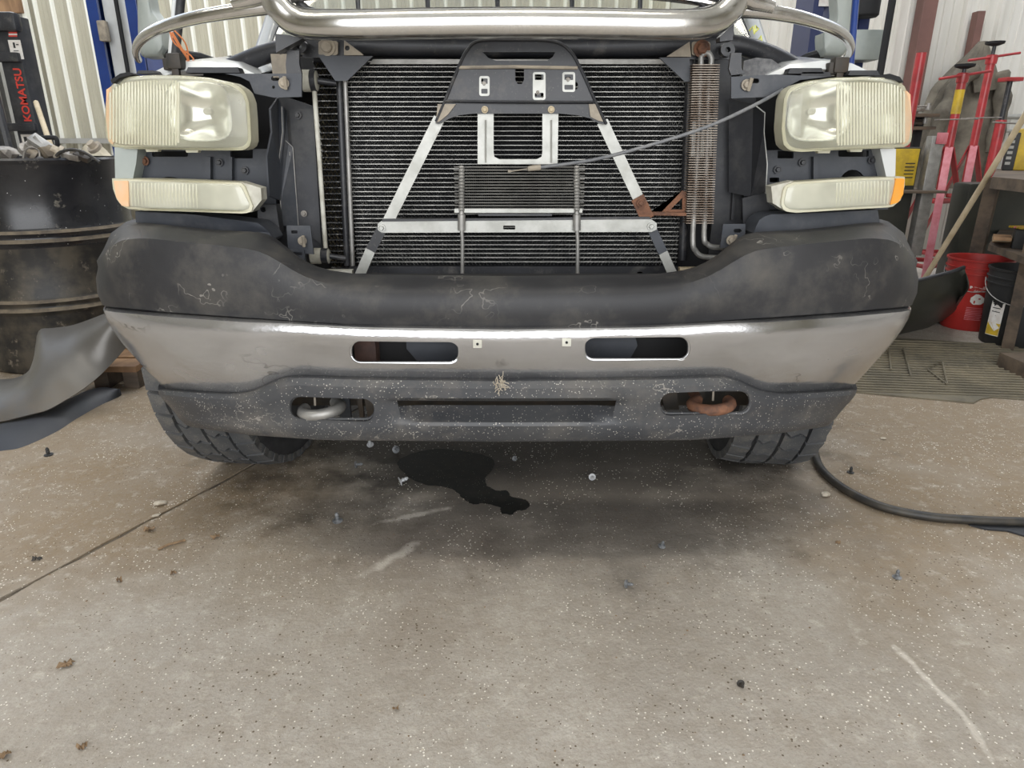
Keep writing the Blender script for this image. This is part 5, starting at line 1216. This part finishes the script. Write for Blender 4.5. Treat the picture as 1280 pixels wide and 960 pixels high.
def lab_poly(poly, z0, mt_, nm='printing'):
    bm = B(); vs = [bm.verts.new((x, y, 0)) for x, y in poly]; bm.faces.new(vs); bmesh.ops.triangulate(bm, faces=bm.faces)
    bmesh.ops.subdivide_edges(bm, edges=bm.edges, cuts=2); wrap(bm, c, zr(z0), z0, ANG); return obj(nm, bm, mt_, body, flat=True)
lab_poly([(-.045, .036), (.045, .036), (.045, .05), (-.045, .05)], .19, 'white_print')
obj('printing', wrap(text_bm('WARNING', .014, I4, .0002), c, zr(.21)+.001, .233, ANG), 'print_red', body)
obj('printing', wrap(text_bm('DANGER', .012, I4, .0002), c, zr(.2)+.0004, .215, ANG), 'white_print', body)
lab_poly([(.030*math.cos(2*PI*k/16)*(1+.12*math.sin(3*k)), .028*math.sin(2*PI*k/16)*(1+.15*math.cos(5*k))) for k in range(16)], .17, 'white_print')
lab_poly([(.008+.006*math.cos(2*PI*k/8), .004*math.sin(2*PI*k/8)+.006) for k in range(8)], .17, 'red_bucket')
lab_poly([(-.012+.004*math.cos(2*PI*k/8), .009*math.sin(2*PI*k/8)-.012) for k in range(8)], .17, 'red_bucket')
for k in range(8): lab_poly([(-.04, 0), (.03+.01*((k*7) % 3)/2, 0), (.03+.01*((k*7) % 3)/2, .003), (-.04, .003)], .125-.009*k, 'pink_and_lit_red')
ANG = -.85
T2, body, c, R = bucket(1283, 437, 'black plastic bucket with a white and yellow label, right of the red one', 'print_black')
lab_poly([(-.085, -.11), (-.02, -.11), (-.02, .08), (-.085, .08)], .16, 'white_print'); lab_poly([(-.084, -.108), (-.021, -.108), (-.021, -.05), (-.084, -.05)], .161, 'yellow_paint')
obj('printing', wrap(text_bm('EO', .03, I4, .0002), c, .1465, .225, -1.2), 'print_black', body)
for k in range(5): lab_poly([(-.075, 0), (-.035, 0), (-.035, .004), (-.075, .004)], .20-.018*k, 'print_black')
# wooden pole leaning on the bench
ba = P(1284, 140, 3.2); bb_ = P(1167, 330, 3.62); bt_ = ba+(bb_-ba)*((ba.z-.013)/(ba.z-bb_.z))
solo('broom_handle', tube([bt_, bb_, ba, ba+(ba-bb_)*.1], .0135, 12), 'wood_pale', 'long pale wooden pole leaning against the workbench', 'pole')
# dark curved fascia lying like a hull in front of the bucket
A = cr([P(1085, 362, 2.95), P(1130, 354, 3.0), P(1160, 347, 3.05), P(1190, 339, 3.10), P(1204, 334, 3.15)], 5); Bq = cr([G(1085, 428), G(1130, 417), G(1158, 410), G(1182, 400), P(1200, 372, 3.22)], 5)
cb2 = baked(loft(A, Bq, 8, .06, Vector((0, -1, -.1))), .006)
for v in cb2.verts: v.co.z = max(v.co.z, .002)
HU = thing('plastic_fascia', (G(1130, 417).x, 3.3, 0), 'dark hull-shaped plastic moulding on the floor left of the red bucket', 'plastic moulding')
obj('shell', cb2, 'canoe_black', HU); obj('rolled_edge', tube([p+Vector((0, -.004, 0)) for p in A], .009, 8), 'black_metal', HU)
# black tool chest behind
a = P(1213, 229, 4.0); solo('tool_chest', box((a.x, 4.0, 0), (a.x+1.0, 4.16, a.z), .02), 'canoe_black', 'large black tool chest in the gloom behind the wooden pole', 'tool chest')
# ribbed rubber mat
FM = thing('rubber_mat', G(1180, 460), 'dusty ribbed rubber mat on the floor in front of the red bucket', 'mat')
outl = [(1020, 486), (1075, 490), (1150, 497), (1217, 503), (1226, 498), (1240, 496), (1300, 500), (1340, 502), (1340, 440), (1240, 430), (1150, 424), (1070, 420)]
bm = B(); vs = [bm.verts.new(G(x, y, .006)) for x, y in outl]; f = bm.faces.new(vs); e = bmesh.ops.extrude_face_region(bm, geom=[f])
for v in e['geom']:
    if isinstance(v, bmesh.types.BMVert): v.co.z = .0006
obj('mat_sheet', bm, 'mat_rubber', FM, flat=True)
bm = B()
for k in range(22):
    y = 428+k*3.05
    if y > 494: break
    xl = 1050; xr_ = 1335
    pts = [G(x, y+(x-1180)*.035, .0085) for x in (xl, 1120, 1190, 1260, xr_)]; add_tube(bm, pts, .0045, 6)
obj('mat_rib', bm, 'mat_rubber', FM, stuff=True)
for pts in ([(1111, 438), (1114, 462)], [(1129, 436), (1139, 470)], [(1184, 480), (1160, 462), (1178, 452), (1184, 480)]):
    obj('raised_mark', tube([G(x, y, .014) for x, y in pts], .004, 6), 'mat_rubber', FM)
# air hose and rubber flap
hp = cr([G(1060, 500), G(1040, 515), G(1027, 530), G(1019, 548), G(1018, 568), G(1024, 588), G(1042, 607), G(1072, 626), G(1110, 641), G(1160, 651), G(1210, 655), G(1260, 657), G(1330, 658)], 6)
for v in hp: v.z = .0125
solo('air_hose', tube(hp, .0115, 12), 'hose_black', 'black rubber hose curving across the floor by the right tyre', 'hose')
fl = B(); pts = [(1211, 640), (1216, 636), (1226, 636), (1240, 640), (1256, 639), (1256, 635), (1260, 636), (1262, 641), (1290, 645), (1330, 650), (1330, 668), (1290, 660), (1262, 652), (1235, 650), (1215, 645)]
vs = [fl.verts.new(G(x, y, .03)) for x, y in pts]; f = fl.faces.new(vs); e = bmesh.ops.extrude_face_region(fl, geom=[f])
for v in e['geom']:
    if isinstance(v, bmesh.types.BMVert): v.co.z = .026
bmesh.ops.translate(fl, verts=fl.verts, vec=(0, 0, -.0255))
solo('rubber_flap', fl, 'strip_black', 'flat black rubber flap by the hose at the right edge', 'rubber flap', flat=True)
g = G(1268, 470); solo('wood_block', box((g.x, g.y-.05, 0), (g.x+.4, g.y+.12, .07), .006), 'wood_dark', 'dark wood block on the mat at the right edge', 'wood block')

# ================================================================ ON THE FLOOR
def puddle(pts, name, m_, label, z=.0008, n=3, jit=.003, seed=1):
    rnd = random.Random(seed); w_ = cr([G(x, y, z) for x, y in pts], n, closed=True); bm = B()
    vs = [bm.verts.new(p+Vector((rnd.uniform(-jit, jit), rnd.uniform(-jit, jit), 0))) for p in w_]; f = bm.faces.new(vs)
    e = bmesh.ops.extrude_face_region(bm, geom=[f])
    for v in e['geom']:
        if isinstance(v, bmesh.types.BMVert): v.co.z = .0001
    bmesh.ops.triangulate(bm, faces=[q for q in bm.faces if len(q.verts) > 4])
    return solo(name, bm, m_, label, 'oil puddle', flat=True)
puddle([(497, 578), (512, 568), (545, 561), (580, 564), (608, 570), (618, 577), (614, 588), (607, 596), (609, 607), (622, 613), (634, 613), (640, 621), (655, 624), (662, 630), (657, 637), (646, 638), (640, 643), (627, 641), (624, 634), (606, 629), (592, 630), (580, 624), (572, 616), (560, 609), (530, 605), (508, 594)], 'oil_puddle', 'oil', 'black oil puddle on the concrete under the bumper', n=7, jit=.0022)
def clip(px, py, s, m_, label, rot, tilt):
    g = G(px, py); bm = B()
    add_lathe(bm, [(.010, 0), (.0105, .0015), (.004, .003), (.0035, .006), (.0048, .009), (.0035, .012), (.0045, .015), (.002, .02)], 12)
    for v in bm.verts: v.co *= s
    bmesh.ops.transform(bm, matrix=Matrix.Rotation(rot, 4, 'Z') @ Matrix.Rotation(tilt, 4, 'X'), verts=bm.verts)
    zm = min(v.co.z for v in bm.verts)
    for v in bm.verts: v.co += Vector((g.x, g.y, .0004-zm))
    solo('push_clip', bm, m_, label, 'clip', 'plastic push clips dropped on the floor')
for a in ((463, 558, 1.1, 'clip_pale', 'small clip right under the valance, nearest the left tow hook', 0, .5), (495, 566, 1.2, 'clip_grey', 'clip at the left end of the oil puddle', .6, 1.2), (445, 585, 1.1, 'clip_grey', 'leftmost clip under the bumper, left of the puddle', 1.5, 1.4),
          (500, 607, 1.3, 'clip_pale', 'pale clip below and left of the oil puddle', 2, 1.3), (422, 652, 1.3, 'clip_grey', 'round grey clip alone on the concrete left of the puddle tail', 0, 0.1), (740, 600, 1.0, 'clip_pale', 'clip in the dark stain right of the puddle', 0, 1.3),
          (827, 684, .9, 'clip_grey', 'dark clip in the middle of the floor, lower right of the stain', .4, .3), (782, 734, .9, 'clip_grey', 'small looped clip on the bright concrete, centre right', 1, 1.3), (1121, 722, 1.0, 'clip_grey', 'clip standing on its head below the black hose', 0, 0),
          (1063, 591, 1.0, 'print_black', 'round black clip on the dirt inside the bend of the hose', 0, .05), (61, 569, 1.3, 'print_black', 'dark clip below the black strip at the left', 0, .05), (925, 858, .7, 'dark_grease', 'dark crumb of a clip on the concrete, lower right', 0, 1.4), (643, 576, .8, 'clip_grey', 'tiny clip right of the puddle head', .5, 1.3)): clip(*a)
def debris(px, py, wpx, m_, label, cat, seed, kind='leaf'):
    g = G(px, py); s = wpx*depth(g.y, 0)/F/2; rnd = random.Random(seed); bm = B()
    if kind == 'stone':
        bmesh.ops.create_icosphere(bm, subdivisions=2, radius=s)
        for v in bm.verts: v.co = Vector((v.co.x, v.co.y*.7, v.co.z*.35))*rnd.uniform(.8, 1.1)
    elif kind == 'twig':
        add_tube(bm, [(-s, -.3*s, .003), (-.2*s, .1*s, .005), (s, .45*s, .003)], .0035, 6)
    else:
        n = 18; ri = [bm.verts.new((0, 0, .006))]; ring = []
        for k in range(n):
            r = s*rnd.uniform(.5, 1.1); a_ = 2*PI*k/n; ring.append(bm.verts.new((r*math.cos(a_), .7*r*math.sin(a_), rnd.uniform(.0, .012))))
        for k in range(n): bm.faces.new((ri[0], ring[k], ring[(k+1) % n]))
        bm = baked(bm, .0008)
    bmesh.ops.transform(bm, matrix=Matrix.Rotation(rnd.uniform(-.6, .6), 4, 'Z'), verts=bm.verts)
    zm = min(v.co.z for v in bm.verts)
    for v in bm.verts: v.co += Vector((g.x, g.y, .0003-zm))
    solo({'stone': 'concrete_chip', 'twig': 'twig', 'leaf': 'dead_leaf'}[kind], bm, m_, label, cat)
for a in ((83, 833, 22, 'leaf_brown', 'curled brown leaf at the lower left of the floor', 'leaf', 1), (103, 936, 13, 'leaf_brown', 'small pale-brown leaf near the bottom left corner', 'leaf', 2), (8, 946, 16, 'leaf_brown', 'brown leaf at the very bottom left corner', 'leaf', 3),
          (200, 631, 16, 'chip_pale', 'pale chip on the dirt by the floor joint', 'chip', 4, 'stone'), (187, 663, 18, 'leaf_brown', 'dark flat flake lying on the floor joint', 'leaf', 5), (215, 683, 30, 'leaf_brown', 'brown twig right of the floor joint', 'twig', 6, 'twig'),
          (47, 700, 13, 'dark_grease', 'dark scrap left of the floor joint', 'leaf', 7), (195, 646, 10, 'chip_pale', 'small pale chip just below the larger one by the joint', 'chip', 8, 'stone'), (1032, 620, 15, 'chip_pale', 'flat pale chip left of the hose on the dirt', 'chip', 9, 'stone'),
          (1104, 549, 8, 'chip_pale', 'pale crumb on the dirt above the hose', 'chip', 10, 'stone'), (270, 673, 12, 'leaf_brown', 'brown flake right of the twig', 'leaf', 11), (217, 718, 9, 'leaf_brown', 'small brown crumb below the twig', 'leaf', 12), (495, 888, 10, 'leaf_brown', 'small brown crumb low in the centre left', 'leaf', 13),
          (1047, 680, 7, 'leaf_brown', 'brown crumb on the concrete below the hose bend', 'leaf', 14), (149, 727, 9, 'leaf_brown', 'brown crumb left of the small one below the twig', 'leaf', 15)): debris(*a)

# loose crumbs of dirt and concrete, too many and small to count
bm = B(); rnd = random.Random(21)
for k in range(420):
    if k % 3 == 0: q = jline(rnd.uniform(1.1, 2.0), rnd.gauss(.02, .09))
    elif k % 3 == 1: q = G(rnd.uniform(0, 640), rnd.uniform(590, 950))
    else: q = G(rnd.uniform(640, 1280), rnd.uniform(560, 950))
    r_ = rnd.uniform(.0008, .0026); h_ = r_*rnd.uniform(.5, .9); a_ = rnd.uniform(0, 6)
    top_v = bm.verts.new((q.x, q.y, h_+.0003)); ring = [bm.verts.new((q.x+r_*math.cos(a_+t)*rnd.uniform(.7, 1.3), q.y+r_*math.sin(a_+t)*rnd.uniform(.7, 1.3), .0003)) for t in (0, 1.25, 2.5, 3.8, 5.1)]
    for i in range(5):
        f = bm.faces.new((ring[i], ring[(i+1) % 5], top_v)); f.material_index = k % 2
    bm.faces.new(ring[::-1])
solo('grit', bm, ['chip_pale', 'leaf_brown'], 'scattered crumbs of dirt and concrete over the floor', 'debris', flat=True)['kind'] = 'stuff'
